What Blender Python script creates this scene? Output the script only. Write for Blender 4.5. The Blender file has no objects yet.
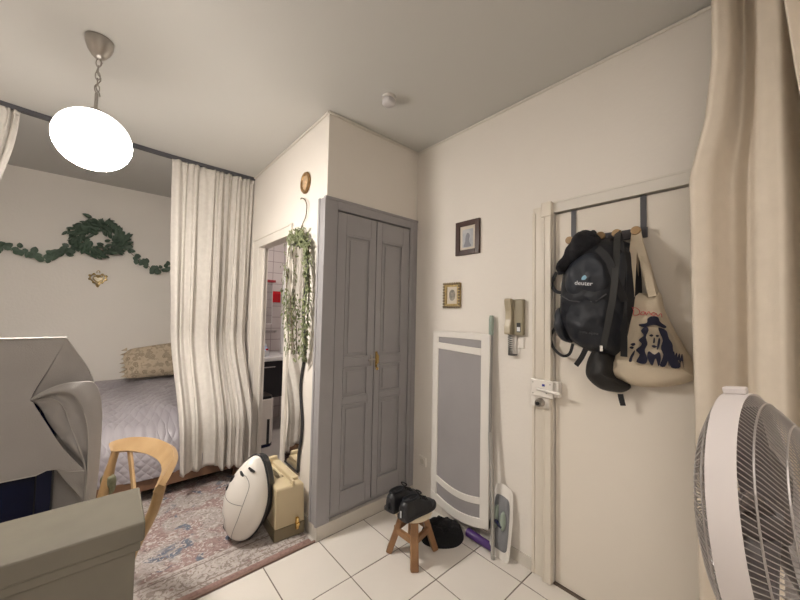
import bpy, bmesh, math, random
from mathutils import Vector, Matrix, noise
random.seed(7)
R = math.radians; PI = math.pi
sc = bpy.context.scene
C = sc.collection

# ---------------------------------------------------------------- camera
def make_camera():
    yaw, pit, rol = R(41.289), R(2.507), R(1.171)
    w = Vector((math.sin(yaw)*math.cos(pit), math.cos(yaw)*math.cos(pit), math.sin(pit)))
    r = Vector((math.cos(yaw), -math.sin(yaw), 0)); u = r.cross(w)
    r, u = r*math.cos(rol)+u*math.sin(rol), -r*math.sin(rol)+u*math.cos(rol)
    m = Matrix((r, u, -w)).transposed().to_4x4()
    m.translation = (0, 0, 1.42)
    cd = bpy.data.cameras.new('camera'); co = bpy.data.objects.new('camera', cd); C.objects.link(co)
    cd.sensor_width = 36; cd.lens = 330.87/800*36; cd.clip_start = .02
    co.matrix_world = m; sc.camera = co
make_camera()
# ---------------------------------------------------------------- world, exposure
wd = bpy.data.worlds.new('world'); sc.world = wd; wd.use_nodes = True
wd.node_tree.nodes['Background'].inputs[0].default_value = (.5, .5, .55, 1)
wd.node_tree.nodes['Background'].inputs[1].default_value = .05
sc.view_settings.view_transform = 'Standard'; sc.view_settings.look = 'None'
sc.view_settings.gamma = 1; sc.view_settings.use_curve_mapping = False
sc.view_settings.exposure = 0.50
LAMP = 155.0       # emission of the glass globe
BATH = 17.0        # emission of the bathroom fitting
REAR = 4.0        # emission of the fill panel added behind the camera

# ---------------------------------------------------------------- materials
def mat(name, col, rough=.6, metal=0, var=.06, vscale=6, bump=0, bscale=60, emit=None, spec=None, col2=None, detail=4, trans=0):
    m = bpy.data.materials.new(name); m.use_nodes = True
    nt = m.node_tree; b = nt.nodes['Principled BSDF']
    b.inputs['Roughness'].default_value = rough; b.inputs['Metallic'].default_value = metal
    if spec is not None: b.inputs['Specular IOR Level'].default_value = spec
    tc = nt.nodes.new('ShaderNodeTexCoord')
    n = nt.nodes.new('ShaderNodeTexNoise'); n.inputs['Scale'].default_value = vscale; n.inputs['Detail'].default_value = detail
    nt.links.new(tc.outputs['Object'], n.inputs['Vector'])
    rp = nt.nodes.new('ShaderNodeValToRGB')
    rp.color_ramp.elements[0].position = .3; rp.color_ramp.elements[1].position = .7
    c2 = col2 or tuple(min(1, c*(1+var)) for c in col)
    c1 = col if col2 else tuple(c*(1-var) for c in col)
    rp.color_ramp.elements[0].color = (*c1, 1); rp.color_ramp.elements[1].color = (*c2, 1)
    nt.links.new(n.outputs['Fac'], rp.inputs['Fac']); nt.links.new(rp.outputs['Color'], b.inputs['Base Color'])
    if bump:
        n2 = nt.nodes.new('ShaderNodeTexNoise'); n2.inputs['Scale'].default_value = bscale; n2.inputs['Detail'].default_value = 3
        nt.links.new(tc.outputs['Object'], n2.inputs['Vector'])
        bp = nt.nodes.new('ShaderNodeBump'); bp.inputs['Strength'].default_value = bump; bp.inputs['Distance'].default_value = .01
        nt.links.new(n2.outputs['Fac'], bp.inputs['Height']); nt.links.new(bp.outputs['Normal'], b.inputs['Normal'])
    if emit is not None:
        b.inputs['Emission Color'].default_value = (*emit[0], 1); b.inputs['Emission Strength'].default_value = emit[1]
    if trans: b.inputs['Transmission Weight'].default_value = trans
    return m
WALL = mat('wall_paint', (.79, .745, .69), .75, var=.02, vscale=1.5, bump=.12, bscale=45)
CEIL = mat('ceiling_paint', (.60, .59, .56), .8, var=.015, vscale=1)
TRIM = mat('white_trim', (.74, .70, .64), .45, var=.02)
TILE = mat('floor_tile', (.78, .735, .68), .22, var=.025, vscale=2.5)
GROUT = mat('grout', (.16, .13, .11), .9)
SKIRT = mat('skirting_tile', (.62, .58, .52), .3, var=.04)
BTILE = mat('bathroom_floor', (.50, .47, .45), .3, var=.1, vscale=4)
CLOS = mat('blue_grey_paint', (.335, .325, .335), .4, var=.03, bump=.05, bscale=30)
CURT = mat('cream_linen', (.60, .565, .52), .85, var=.05, vscale=30, bump=.25, bscale=220)
CURT2 = mat('beige_cotton', (.70, .62, .52), .85, var=.03, vscale=20, bump=.15, bscale=250)
STEEL = mat('brushed_nickel', (.42, .39, .36), .28, 1, var=.08)
CHROME = mat('chrome', (.75, .75, .75), .12, 1)
BLACK = mat('black_metal', (.03, .03, .035), .4)
GREYMET = mat('dark_grey_metal', (.09, .09, .10), .4, .3)
BRASS = mat('brass', (.75, .52, .2), .25, 1, var=.1, vscale=30)
GOLD = mat('old_gold', (.48, .36, .17), .35, .8, var=.25, vscale=60)
CREAMP = mat('cream_greige_paint', (.172, .157, .126), .22, var=.06, vscale=9)
CLOTH = mat('grey_cloth', (.40, .38, .37), .8, var=.03, vscale=8, bump=.15, bscale=300)
HEM = mat('cloth_hem', (.50, .48, .46), .8)
NAVY = mat('navy_glass', (.008, .012, .045), .12, var=.3)
WOOD = mat('light_bent_wood', (.44, .29, .145), .4, col2=(.33, .20, .09), vscale=9)
DWOOD = mat('brown_wood', (.33, .18, .085), .45, col2=(.22, .11, .05), vscale=12)
BIRCH = mat('birch', (.72, .62, .46), .4, var=.06, vscale=14)
BEDWOOD = mat('dark_bed_wood', (.17, .09, .05), .4, var=.15)
OLIVE = mat('olive_fabric', (.17, .17, .11), .9, var=.2, vscale=60, bump=.3, bscale=150)
VWHITE = mat('white_plastic', (.80, .76, .71), .25, var=.015)
VBLACK = mat('black_plastic', (.02, .021, .025), .35)
BEIGE = mat('beige_plastic', (.58, .48, .31), .38, var=.03)
BROWNB = mat('brown_plastic', (.20, .165, .10), .4, var=.05)
SHOE = mat('black_leather', (.012, .013, .017), .45, var=.2, bump=.1, bscale=80)
SOLE = mat('black_rubber', (.02, .02, .022), .6)
LACE = mat('black_lace', (.006, .006, .008), .8)
FUZZ = mat('black_pile', (.008, .008, .010), .95, bump=.8, bscale=120)
FAB = mat('navy_black_nylon', (.006, .008, .014), .55, var=.2, vscale=10, bump=.25, bscale=40)
FAB2 = mat('dark_slate_nylon', (.018, .022, .032), .5, var=.15, vscale=10, bump=.2, bscale=40)
JACK = mat('black_knit', (.009, .009, .013), .9, bump=.5, bscale=120)
STRAP = mat('charcoal_webbing', (.010, .010, .012), .7)
CANVAS = mat('tote_canvas', (.60, .51, .385), .85, var=.05, vscale=12, bump=.25, bscale=260)
INK = mat('navy_ink', (.012, .012, .03), .9); RED = mat('red_ink', (.60, .10, .11), .8)
PHONE = mat('beige_phone', (.44, .38, .27), .35); PHONE2 = mat('dark_beige_phone', (.30, .26, .18), .35)
RADW = mat('radiator_white', (.76, .73, .69), .35, var=.01)
RADG = mat('radiator_grey', (.32, .305, .31), .5, var=.05, vscale=3)
MOPG = mat('grey_microfibre', (.20, .205, .22), .9, bump=.3, bscale=200)
MINT = mat('mint_plastic', (.30, .36, .31), .4); POLE = mat('grey_pole', (.33, .32, .31), .3, .5)
PURP = mat('purple_plastic', (.075, .03, .17), .35)
FRAMEB = mat('mahogany', (.05, .02, .014), .3, var=.3, vscale=25)
MATB = mat('picture_mount', (.62, .56, .47), .6)
LEAF = mat('dark_green_leaf', (.06, .095, .065), .5, var=.35, vscale=8)
LEAF2 = mat('olive_green_leaf', (.18, .205, .10), .6, var=.3, vscale=25)
STEM = mat('brown_stem', (.10, .07, .04), .8)
MIRR = mat('mirror_glass', (.86, .86, .86), .03, 1, var=0)
GRILL = mat('fan_wire', (.46, .43, .42), .35, .5); FANW = mat('fan_white', (.66, .61, .60), .35, var=.01)
BLADE = mat('fan_blade', (.14, .12, .12), .4)
BLKCAB = mat('black_gloss', (.018, .018, .022), .3)
REDT = mat('red_tile', (.55, .01, .02), .2); PURW = mat('white_enamel', (.75, .75, .76), .15)
BOT = mat('pale_blue_plastic', (.45, .55, .75), .3)
GLASS = mat('clear_plastic', (.8, .82, .85), .1, trans=.5)
BLUEM = mat('blue_mark', (.03, .05, .3), .5); WHITEM = mat('white_mark', (.7, .72, .75), .6)
OPAL = mat('opal_glass', (.9, .9, .88), .3, emit=((1.0, .93, .85), LAMP))
def dim_top(m):
    # emission lowered towards the globe's top to keep the ceiling from burning out
    nt = m.node_tree; b = nt.nodes['Principled BSDF']
    tc = nt.nodes.new('ShaderNodeTexCoord'); sp = nt.nodes.new('ShaderNodeSeparateXYZ'); r = nt.nodes.new('ShaderNodeMapRange')
    nt.links.new(tc.outputs['Object'], sp.inputs[0]); nt.links.new(sp.outputs['Z'], r.inputs[0])
    r.inputs[1].default_value = 2.12; r.inputs[2].default_value = 2.27; r.inputs[3].default_value = LAMP; r.inputs[4].default_value = LAMP*.02
    nt.links.new(r.outputs[0], b.inputs['Emission Strength'])
dim_top(OPAL)
BLAMP = mat('bath_lamp', (.9, .9, .9), .3, emit=((1, .90, .82), BATH))
RFILL = mat('rear_fill', (.9, .9, .9), .3, emit=((1, .93, .86), REAR))

def link_nodes(m):
    nt = m.node_tree; return nt, nt.nodes['Principled BSDF']
def brick_mat(name, c1, c2, mortar, sx, sy, axis='YZ', rough=.2, off=0):
    m = bpy.data.materials.new(name); m.use_nodes = True; nt, b = link_nodes(m)
    tc = nt.nodes.new('ShaderNodeTexCoord'); sp = nt.nodes.new('ShaderNodeSeparateXYZ'); cb = nt.nodes.new('ShaderNodeCombineXYZ')
    nt.links.new(tc.outputs['Object'], sp.inputs[0])
    nt.links.new(sp.outputs[axis[0]], cb.inputs[0]); nt.links.new(sp.outputs[axis[1]], cb.inputs[1])
    br = nt.nodes.new('ShaderNodeTexBrick'); br.offset = off; br.inputs['Scale'].default_value = 1
    br.inputs['Brick Width'].default_value = sx; br.inputs['Row Height'].default_value = sy
    br.inputs['Mortar Size'].default_value = .004; br.inputs['Color1'].default_value = (*c1, 1)
    br.inputs['Color2'].default_value = (*c2, 1); br.inputs['Mortar'].default_value = (*mortar, 1)
    nt.links.new(cb.outputs[0], br.inputs['Vector']); nt.links.new(br.outputs['Color'], b.inputs['Base Color'])
    b.inputs['Roughness'].default_value = rough
    return m
BATHW = brick_mat('bathroom_tile', (.58, .53, .53), (.55, .50, .50), (.30, .26, .26), .15, .15, 'XZ')
BATHW2 = brick_mat('bathroom_tile_side', (.58, .53, .53), (.55, .50, .50), (.30, .26, .26), .15, .15, 'YZ')

def ring_pattern(name, base, dark, scale):
    m = bpy.data.materials.new(name); m.use_nodes = True; nt, b = link_nodes(m)
    tc = nt.nodes.new('ShaderNodeTexCoord')
    ns = nt.nodes.new('ShaderNodeTexNoise'); ns.inputs['Scale'].default_value = 25; ns.inputs['Detail'].default_value = 5
    v = nt.nodes.new('ShaderNodeTexVoronoi'); v.inputs['Scale'].default_value = scale
    nt.links.new(tc.outputs['Object'], v.inputs['Vector']); nt.links.new(tc.outputs['Object'], ns.inputs['Vector'])
    r = nt.nodes.new('ShaderNodeValToRGB'); e = r.color_ramp.elements
    e[0].position = .12; e[0].color = (*base, 1); e[1].position = .42; e[1].color = (*base, 1)
    for p, c in ((.18, dark), (.26, base), (.32, dark)):
        k = e.new(p); k.color = (*c, 1)
    nt.links.new(v.outputs['Distance'], r.inputs['Fac'])
    r2 = nt.nodes.new('ShaderNodeValToRGB'); r2.color_ramp.elements[0].position = .52; r2.color_ramp.elements[1].position = .6
    nt.links.new(ns.outputs['Fac'], r2.inputs['Fac'])
    mx = nt.nodes.new('ShaderNodeMixRGB'); mx.inputs[2].default_value = (*[c*.7 for c in base], 1)
    nt.links.new(r2.outputs['Color'], mx.inputs[0]); nt.links.new(r.outputs['Color'], mx.inputs[1])
    nt.links.new(mx.outputs[0], b.inputs['Base Color']); b.inputs['Roughness'].default_value = .85
    return m
PILLOWM = ring_pattern('ochre_ring_print', (.55, .45, .33), (.22, .17, .12), 17)

def quilt_mat():
    m = bpy.data.materials.new('quilted_lilac_grey'); m.use_nodes = True; nt, b = link_nodes(m)
    b.inputs['Roughness'].default_value = .45
    tc = nt.nodes.new('ShaderNodeTexCoord')
    n0 = nt.nodes.new('ShaderNodeTexNoise'); n0.inputs['Scale'].default_value = 4
    nt.links.new(tc.outputs['Object'], n0.inputs['Vector'])
    hs = []
    for ang in (.8, -.8):
        mp = nt.nodes.new('ShaderNodeMapping'); mp.inputs['Rotation'].default_value = (0, ang, ang*.6)
        nt.links.new(tc.outputs['Object'], mp.inputs['Vector'])
        wv = nt.nodes.new('ShaderNodeTexWave'); wv.inputs['Scale'].default_value = 8; wv.inputs['Distortion'].default_value = 1.2
        nt.links.new(mp.outputs[0], wv.inputs['Vector'])
        pw = nt.nodes.new('ShaderNodeMath'); pw.operation = 'POWER'; pw.inputs[1].default_value = .35
        nt.links.new(wv.outputs['Fac'], pw.inputs[0]); hs.append(pw)
    ad = nt.nodes.new('ShaderNodeMath'); ad.operation = 'MULTIPLY'
    nt.links.new(hs[0].outputs[0], ad.inputs[0]); nt.links.new(hs[1].outputs[0], ad.inputs[1])
    bp = nt.nodes.new('ShaderNodeBump'); bp.inputs['Strength'].default_value = .4; bp.inputs['Distance'].default_value = .015
    nt.links.new(ad.outputs[0], bp.inputs['Height']); nt.links.new(bp.outputs[0], b.inputs['Normal'])
    r = nt.nodes.new('ShaderNodeValToRGB'); r.color_ramp.elements[0].color = (.30, .275, .30, 1); r.color_ramp.elements[1].color = (.40, .375, .40, 1)
    nt.links.new(n0.outputs['Fac'], r.inputs['Fac']); nt.links.new(r.outputs[0], b.inputs['Base Color'])
    return m
QUILT = quilt_mat()

def rug_mat():
    m = bpy.data.materials.new('faded_persian_rug'); m.use_nodes = True; nt, b = link_nodes(m)
    N, L = nt.nodes.new, nt.links.new
    b.inputs['Roughness'].default_value = .95; b.inputs['Specular IOR Level'].default_value = .1
    tc = N('ShaderNodeTexCoord'); sp = N('ShaderNodeSeparateXYZ'); L(tc.outputs['Object'], sp.inputs[0])
    def ns(scale, lo, hi, det=6, dist=0):
        n = N('ShaderNodeTexNoise'); n.inputs['Scale'].default_value = scale; n.inputs['Detail'].default_value = det; n.inputs['Distortion'].default_value = dist
        L(tc.outputs['Object'], n.inputs['Vector'])
        r = N('ShaderNodeMapRange'); r.inputs[1].default_value = lo; r.inputs[2].default_value = hi; L(n.outputs['Fac'], r.inputs[0]); return r.outputs[0]
    def vo(scale, lo, hi, feat='F1'):
        n = N('ShaderNodeTexVoronoi'); n.inputs['Scale'].default_value = scale; n.feature = feat
        L(tc.outputs['Object'], n.inputs['Vector'])
        r = N('ShaderNodeMapRange'); r.inputs[1].default_value = lo; r.inputs[2].default_value = hi; L(n.outputs['Distance'], r.inputs[0]); return r.outputs[0]
    def mix(f, a, c):
        x = N('ShaderNodeMixRGB')
        if isinstance(f, float): x.inputs[0].default_value = f
        else: L(f, x.inputs[0])
        for i, q in ((1, a), (2, c)):
            if isinstance(q, tuple): x.inputs[i].default_value = (*q, 1)
            else: L(q, x.inputs[i])
        return x.outputs[0]
    def mth(op, a, c=0.0):
        x = N('ShaderNodeMath'); x.operation = op
        for i, q in ((0, a), (1, c)):
            if isinstance(q, (int, float)): x.inputs[i].default_value = q
            else: L(q, x.inputs[i])
        return x.outputs[0]
    grey, pink, blue, cream, dark = (.33, .295, .28), (.275, .20, .19), (.13, .145, .185), (.43, .39, .37), (.17, .135, .13)
    base = mix(ns(3.5, .47, .55, 3, 1.5), pink, grey)
    base = mix(ns(6, .565, .62, 4, 1), base, blue)
    base = mix(vo(22, .10, .02), base, dark)
    base = mix(ns(28, .53, .60, 6, 2), base, cream)
    base = mix(ns(20, .60, .66, 6, 3), base, dark)
    # border bands run with the front edge (constant y)
    y = sp.outputs['Y']
    def band(lo, hi): return mth('MULTIPLY', mth('GREATER_THAN', y, lo), mth('LESS_THAN', y, hi))
    bord = mix(ns(26, .50, .58, 5, 2), cream, (.26, .22, .20))
    bord = mix(vo(13, .16, .08), bord, pink)
    base = mix(band(1.0, 2.16), base, bord)
    base = mix(band(1.0, 1.955), base, (.30, .20, .18))
    base = mix(band(1.985, 1.992), base, (.24, .19, .17))
    base = mix(band(2.135, 2.143), base, (.22, .18, .17))
    base = mix(band(2.16, 2.175), base, cream)
    wear = mix(ns(55, .45, .75, 8), (.92, .92, .92), (.50, .47, .45))
    fin = N('ShaderNodeMixRGB'); fin.blend_type = 'MULTIPLY'; fin.inputs[0].default_value = .7
    L(base, fin.inputs[1]); L(wear, fin.inputs[2])
    hs = N('ShaderNodeHueSaturation'); hs.inputs['Value'].default_value = 1.25; L(fin.outputs[0], hs.inputs['Color'])
    L(hs.outputs[0], b.inputs['Base Color'])
    bp = N('ShaderNodeBump'); bp.inputs['Strength'].default_value = .3; bp.inputs['Distance'].default_value = .004
    n = N('ShaderNodeTexNoise'); n.inputs['Scale'].default_value = 300; L(tc.outputs['Object'], n.inputs['Vector']); L(n.outputs['Fac'], bp.inputs['Height']); L(bp.outputs[0], b.inputs['Normal'])
    return m
RUG = rug_mat()

# ---------------------------------------------------------------- mesh helpers
class MB:
    def __init__(s): s.v = []; s.f = []; s.m = []
    def add(s, vs, fs, M=None, mi=0):
        o = len(s.v)
        s.v += [tuple(M @ Vector(p)) if M else tuple(p) for p in vs]
        s.f += [tuple(i+o for i in f) for f in fs]; s.m += [mi]*len(fs); return s
    def box(s, x0, x1, y0, y1, z0, z1, M=None, mi=0):
        v = [(x, y, z) for x in (x0, x1) for y in (y0, y1) for z in (z0, z1)]
        return s.add(v, [(0,1,3,2), (4,6,7,5), (0,4,5,1), (2,3,7,6), (0,2,6,4), (1,5,7,3)], M, mi)
    def prism(s, poly, a, b, plane='YZ', M=None, mi=0):
        n = len(poly)
        def P(u, v, w): return {'YZ': (w, u, v), 'XZ': (u, w, v), 'XY': (u, v, w)}[plane]
        v = [P(u, w, a) for u, w in poly]+[P(u, w, b) for u, w in poly]
        f = [tuple(range(n))[::-1], tuple(range(n, 2*n))]+[(i, (i+1) % n, n+(i+1) % n, n+i) for i in range(n)]
        return s.add(v, f, M, mi)
    def tube(s, pts, rad, n=10, M=None, mi=0, cap=True):
        pts = [Vector(p) for p in pts]; vs = []; k = len(pts)
        rr = rad if isinstance(rad, (list, tuple)) else [rad]*k
        up = None
        for i, p in enumerate(pts):
            t = (pts[min(i+1, k-1)]-pts[max(i-1, 0)]).normalized()
            if up is None: up = t.orthogonal().normalized()
            up = (up-t*up.dot(t)); up = up.normalized() if up.length > 1e-6 else t.orthogonal().normalized()
            sd = t.cross(up)
            vs += [p+(up*math.cos(2*PI*j/n)+sd*math.sin(2*PI*j/n))*rr[i] for j in range(n)]
        f = [(i*n+j, i*n+(j+1) % n, (i+1)*n+(j+1) % n, (i+1)*n+j) for i in range(k-1) for j in range(n)]
        if cap: f += [tuple(range(n))[::-1], tuple(range((k-1)*n, k*n))]
        return s.add(vs, f, M, mi)
    def band(s, pts, nrm, w, t, M=None, mi=0):
        """flat strap: centre line pts, face normals nrm (one or many), width w, thickness t"""
        pts = [Vector(p) for p in pts]; k = len(pts); vs = []
        ws = w if isinstance(w, (list, tuple)) else [w]*k
        for i, p in enumerate(pts):
            T = (pts[min(i+1, k-1)]-pts[max(i-1, 0)]).normalized()
            N_ = Vector(nrm[i] if isinstance(nrm, list) else nrm); S = T.cross(N_).normalized(); N2 = S.cross(T)
            for a, b in ((-1, -1), (1, -1), (1, 1), (-1, 1)): vs.append(p+S*a*ws[i]/2+N2*b*t/2)
        f = [(i*4+j, i*4+(j+1) % 4, (i+1)*4+(j+1) % 4, (i+1)*4+j) for i in range(k-1) for j in range(4)]+[(3,2,1,0), tuple((k-1)*4+j for j in range(4))]
        return s.add(vs, f, M, mi)
    def lathe(s, prof, n=32, M=None, mi=0, cap=True):
        k = len(prof); vs = [(r*math.cos(2*PI*j/n), r*math.sin(2*PI*j/n), z) for r, z in prof for j in range(n)]
        f = [(i*n+j, i*n+(j+1) % n, (i+1)*n+(j+1) % n, (i+1)*n+j) for i in range(k-1) for j in range(n)]
        if cap: f += [tuple(range(n))[::-1], tuple(range((k-1)*n, k*n))]
        else: f += [((k-1)*n+j, (k-1)*n+(j+1) % n, (j+1) % n, j) for j in range(n)]
        return s.add(vs, f, M, mi)
    def grid(s, fn, nu, nv, M=None, mi=0, closed=False):
        vs = [fn(i/nu, j/nv) for j in range(nv+1) for i in range(nu+(0 if closed else 1))]
        w = nu if closed else nu+1
        f = [(j*w+i, j*w+(i+1) % w, (j+1)*w+(i+1) % w, (j+1)*w+i) for j in range(nv) for i in range(nu)]
        return s.add(vs, f, M, mi)
    def puff(s, out, depth, back=.0, rings=9, e=2.2, amp=.0, fq=8, seed=0, M=None, mi=0, n=None):
        """a stuffed shape: outline (u,v) in local xy, bulging towards +z by depth and -z by back"""
        pts = smooth(out, n or 48); k = len(pts)
        cx = sum(p[0] for p in pts)/k; cy = sum(p[1] for p in pts)/k
        vs = []; f = []
        for sgn, D in ((1, depth), (-1, back)):
            o = len(vs)
            for r in range(rings+1):
                q = 1-r/rings if r < rings else .02
                h = D*(1-q**e)**(1/e)
                for (x, y) in pts:
                    X, Y = cx+(x-cx)*q, cy+(y-cy)*q
                    nz = noise.noise(Vector((X*fq+seed, Y*fq, seed*1.7)))*amp*(1-q**6) if amp and sgn > 0 else 0
                    vs.append((X, Y, sgn*h+nz))
            for r in range(rings):
                for j in range(k):
                    a = (o+r*k+j, o+r*k+(j+1) % k, o+(r+1)*k+(j+1) % k, o+(r+1)*k+j)
                    f.append(a if sgn > 0 else a[::-1])
            last = tuple(o+rings*k+j for j in range(k)); f.append(last if sgn > 0 else last[::-1])
        return s.add(vs, f, M, mi)
    def ob(s, name, mats, parent=None, smooth=False, bev=0, solid=0, sub=0, weld=False):
        me = bpy.data.meshes.new(name); me.from_pydata(s.v, [], s.f)
        mats = mats if isinstance(mats, (list, tuple)) else [mats]
        for m in mats: me.materials.append(m)
        for p, mi in zip(me.polygons, s.m): p.material_index = mi; p.use_smooth = bool(smooth)
        bm = bmesh.new(); bm.from_mesh(me)
        if weld or smooth: bmesh.ops.remove_doubles(bm, verts=bm.verts, dist=1e-5)
        if not solid: bmesh.ops.recalc_face_normals(bm, faces=bm.faces)
        if smooth:
            for e_ in bm.edges:
                if len(e_.link_faces) == 2 and e_.calc_face_angle(0) > 0.9: e_.smooth = False
        bm.to_mesh(me); bm.free()
        o = bpy.data.objects.new(name, me); C.objects.link(o)
        if parent is not None:
            o.parent = parent
            if parent.type == 'EMPTY': o.matrix_parent_inverse = Matrix.Translation(parent.location).inverted()
        if solid:
            md = o.modifiers.new('solid', 'SOLIDIFY'); md.thickness = solid; md.offset = 0
        if bev:
            md = o.modifiers.new('bevel', 'BEVEL'); md.width = bev; md.segments = 2; md.limit_method = 'ANGLE'; md.angle_limit = R(40)
        if sub:
            md = o.modifiers.new('sub', 'SUBSURF'); md.levels = sub; md.render_levels = sub
        return o
def smooth(pts, n, closed=True):
    k = len(pts); out = []
    for q in range(n):
        t = q/n*k if closed else q/(n-1)*(k-1)
        i = int(t); f = t-i
        if not closed and i >= k-1: i, f = k-2, 1.0
        g = (lambda j: Vector(pts[j % k])) if closed else (lambda j: Vector(pts[max(0, min(k-1, j))]))
        a, b, c, d = g(i-1), g(i), g(i+1), g(i+2)
        out.append(.5*((2*b)+(c-a)*f+(2*a-5*b+4*c-d)*f*f+(3*b-a-3*c+d)*f**3))
    return out
def tag(o, label=None, cat=None, group=None, kind=None):
    for k, v in (('label', label), ('category', cat), ('group', group), ('kind', kind)):
        if v: o[k] = v
    return o
def thing(name, label, cat, loc, group=None):
    o = bpy.data.objects.new(name, None); C.objects.link(o); o.location = loc; o.empty_display_size = .1
    return tag(o, label, cat, group)
def struct(name, mb, m, label=None, **k):
    o = mb.ob(name, m, **k); o['kind'] = 'structure'
    if label: o['label'] = label
    return o
def frame(O, U, V, N):
    """matrix with local x->U, y->V, z->N at O"""
    m = Matrix((Vector(U).normalized(), Vector(V).normalized(), Vector(N).normalized())).transposed().to_4x4(); m.translation = O
    return m
def lerp(a, b, t): return a+(b-a)*t
def sst(a, b, x):
    t = max(0, min(1, (x-a)/(b-a))); return t*t*(3-2*t)
def interp(tab, x):
    if x <= tab[0][0]: return tab[0][1]
    for (a, p), (b, q) in zip(tab, tab[1:]):
        if x <= b: return p+(q-p)*(x-a)/(b-a)
    return tab[-1][1]

H = 2.746; XR = 1.85; XM = 1.034; YC = 1.918; YB = 4.71
# ================================================================ STRUCTURE
fl = MB(); fl.box(-1.8, 1.95, -1.4, YB+.1, -.12, -.003, mi=1)
xs = [-1.66, -1.32, -.98, -.645, -.307, .031, .369, .707, 1.045, 1.385, 1.724, 1.853]
ys = [-1.4, -1.24, -.93, -.62, -.31, 0, .31, .62, .929, 1.238, 1.545, 1.912]
g = .0028
for a, b in zip(xs, xs[1:]):
    for c, d in zip(ys, ys[1:]): fl.box(a+g, b-g, c+g, d-g, -.003, 0)
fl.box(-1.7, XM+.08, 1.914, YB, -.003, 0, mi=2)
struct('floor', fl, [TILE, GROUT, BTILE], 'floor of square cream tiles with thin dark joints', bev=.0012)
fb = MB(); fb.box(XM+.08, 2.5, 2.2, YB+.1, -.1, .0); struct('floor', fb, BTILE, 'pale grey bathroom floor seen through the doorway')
ce = MB(); ce.box(-1.8, 1.95, -1.4, YB+.1, H, H+.1); struct('ceiling', ce, CEIL, 'plain off-white ceiling')
DY0, DY1, DZ = -.12, .815, 2.004
w = MB(); w.box(XR, XR+.12, DY1, YC+.3, 0, H); w.box(XR, XR+.12, -1.4, DY0, 0, H); w.box(XR, XR+.12, DY0, DY1, DZ, H)
struct('wall_right', w, WALL, 'pale wall with the entrance door and small pictures')
w = MB(); w.box(XM+.08, XR, YC, YC+.08, 2.176, H); struct('wall_front', w, WALL, 'shaded wall above the blue-grey closet')
w = MB(); w.box(XM-.0, XM+.08, YC+.08, 2.47, 0, H); w.box(XM, XM+.08, 3.25, YB, 0, H); w.box(XM, XM+.08, 2.47, 3.25, 2.05, H); w.box(XM, XM+.08, YC, YC+.08, 2.176, H)
struct('wall_inner', w, WALL, 'bright wall holding the wavy mirror and bathroom doorway')
w = MB(); w.box(-1.8, XM+.08, YB, YB+.1, 0, H); struct('wall_back', w, WALL, 'alcove wall behind the bed')
w = MB(); w.box(-1.8, -1.7, -1.4, YB, 0, H); struct('wall_left', w, WALL)
w = MB(); w.box(-1.8, 1.95, -1.5, -1.4, 0, H); struct('wall_rear', w, WALL)
# bathroom shell
w = MB(); w.box(XM+.08, 2.5, 4.5, 4.6, 0, 2.6); struct('wall_bathroom', w, BATHW, 'tiled bathroom wall seen through the doorway')
w = MB(); w.box(2.4, 2.5, 2.2, 4.5, 0, 2.6); struct('wall_bathroom_right', w, BATHW2)
w = MB(); w.box(XR+.121, 2.4, 2.1, 2.2, 0, 2.6); w.box(XM+.08, XR+.12, 2.22, 2.3, 0, 2.6); struct('wall_bathroom_near', w, BATHW)
w = MB(); w.box(XM+.08, 2.5, 2.3, 4.6, 2.6, 2.65); struct('ceiling_bathroom', w, CEIL)
# cornice
def cornice(name, pts, lab):
    m = MB()
    m.tube([(*p, H-.009) for p in pts], .008, 6); struct(name, m, TRIM, lab)
cornice('trim_1', [(XM-.008, YC-.008), (XM-.008, 3.4), (XM-.008, YB)], 'thin cornice bead above the mirror wall')
cornice('trim_2', [(XM-.008, YC-.008), (XR-.008, YC-.008)], 'thin cornice bead above the closet')
cornice('trim_3', [(XR-.008, YC-.008), (XR-.008, -1.4)], 'thin cornice bead along the right wall')
# skirting tiles
m = MB(); m.box(XM-.006, XR, YC-.008, YC+.05, 0, .088); struct('baseboard_front', m, SKIRT, 'tiled skirting under the closet', bev=.003)
m = MB(); m.box(XM-.008, XM, YC+.05, 2.40, 0, .088); struct('baseboard_inner', m, SKIRT, bev=.002)
m = MB(); m.box(XR-.009, XR, .935, 1.28, 0, .068); m.box(XR-.009, XR, 1.283, 1.6, 0, .068); m.box(XR-.009, XR, 1.603, YC-.009, 0, .068)
struct('baseboard_right', m, SKIRT, 'tiled skirting below the radiator', bev=.002)
# bathroom door frame (white architrave)
m = MB()
m.box(XM-.014, XM+.002, 2.443, 2.511, 0, 2.10); m.box(XM-.014, XM+.002, 3.173, 3.324, 0, 2.10); m.box(XM-.014, XM+.002, 2.511, 3.173, 2.017, 2.10)
m.box(XM-.022, XM, 2.435, 3.33, 2.088, 2.106); m.box(XM-.020, XM, 2.435, 2.458, 0, 2.09); m.box(XM-.020, XM, 3.30, 3.33, 0, 2.09)
m.box(XM, XM+.08, 2.47, 2.511, 0, 2.05); m.box(XM, XM+.08, 3.173, 3.25, 0, 2.05); m.box(XM, XM+.08, 2.51, 3.175, 2.017, 2.05)
m.box(XM+.03, XM+.045, 3.150, 3.173, 0, 2.017)
struct('door_2', m, TRIM, 'white frame of the open bathroom doorway', bev=.003)
# bathroom door leaf folded open against left jamb, hinge
# entrance door
do = struct('door_1', MB().box(XR+.012, XR+.052, DY0+.004, DY1-.004, .008, DZ-.006), mat('door_paint', (.78, .72, .64), .5, var=.02, vscale=2), 'flat cream entrance door', bev=.002)
m = MB()
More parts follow.
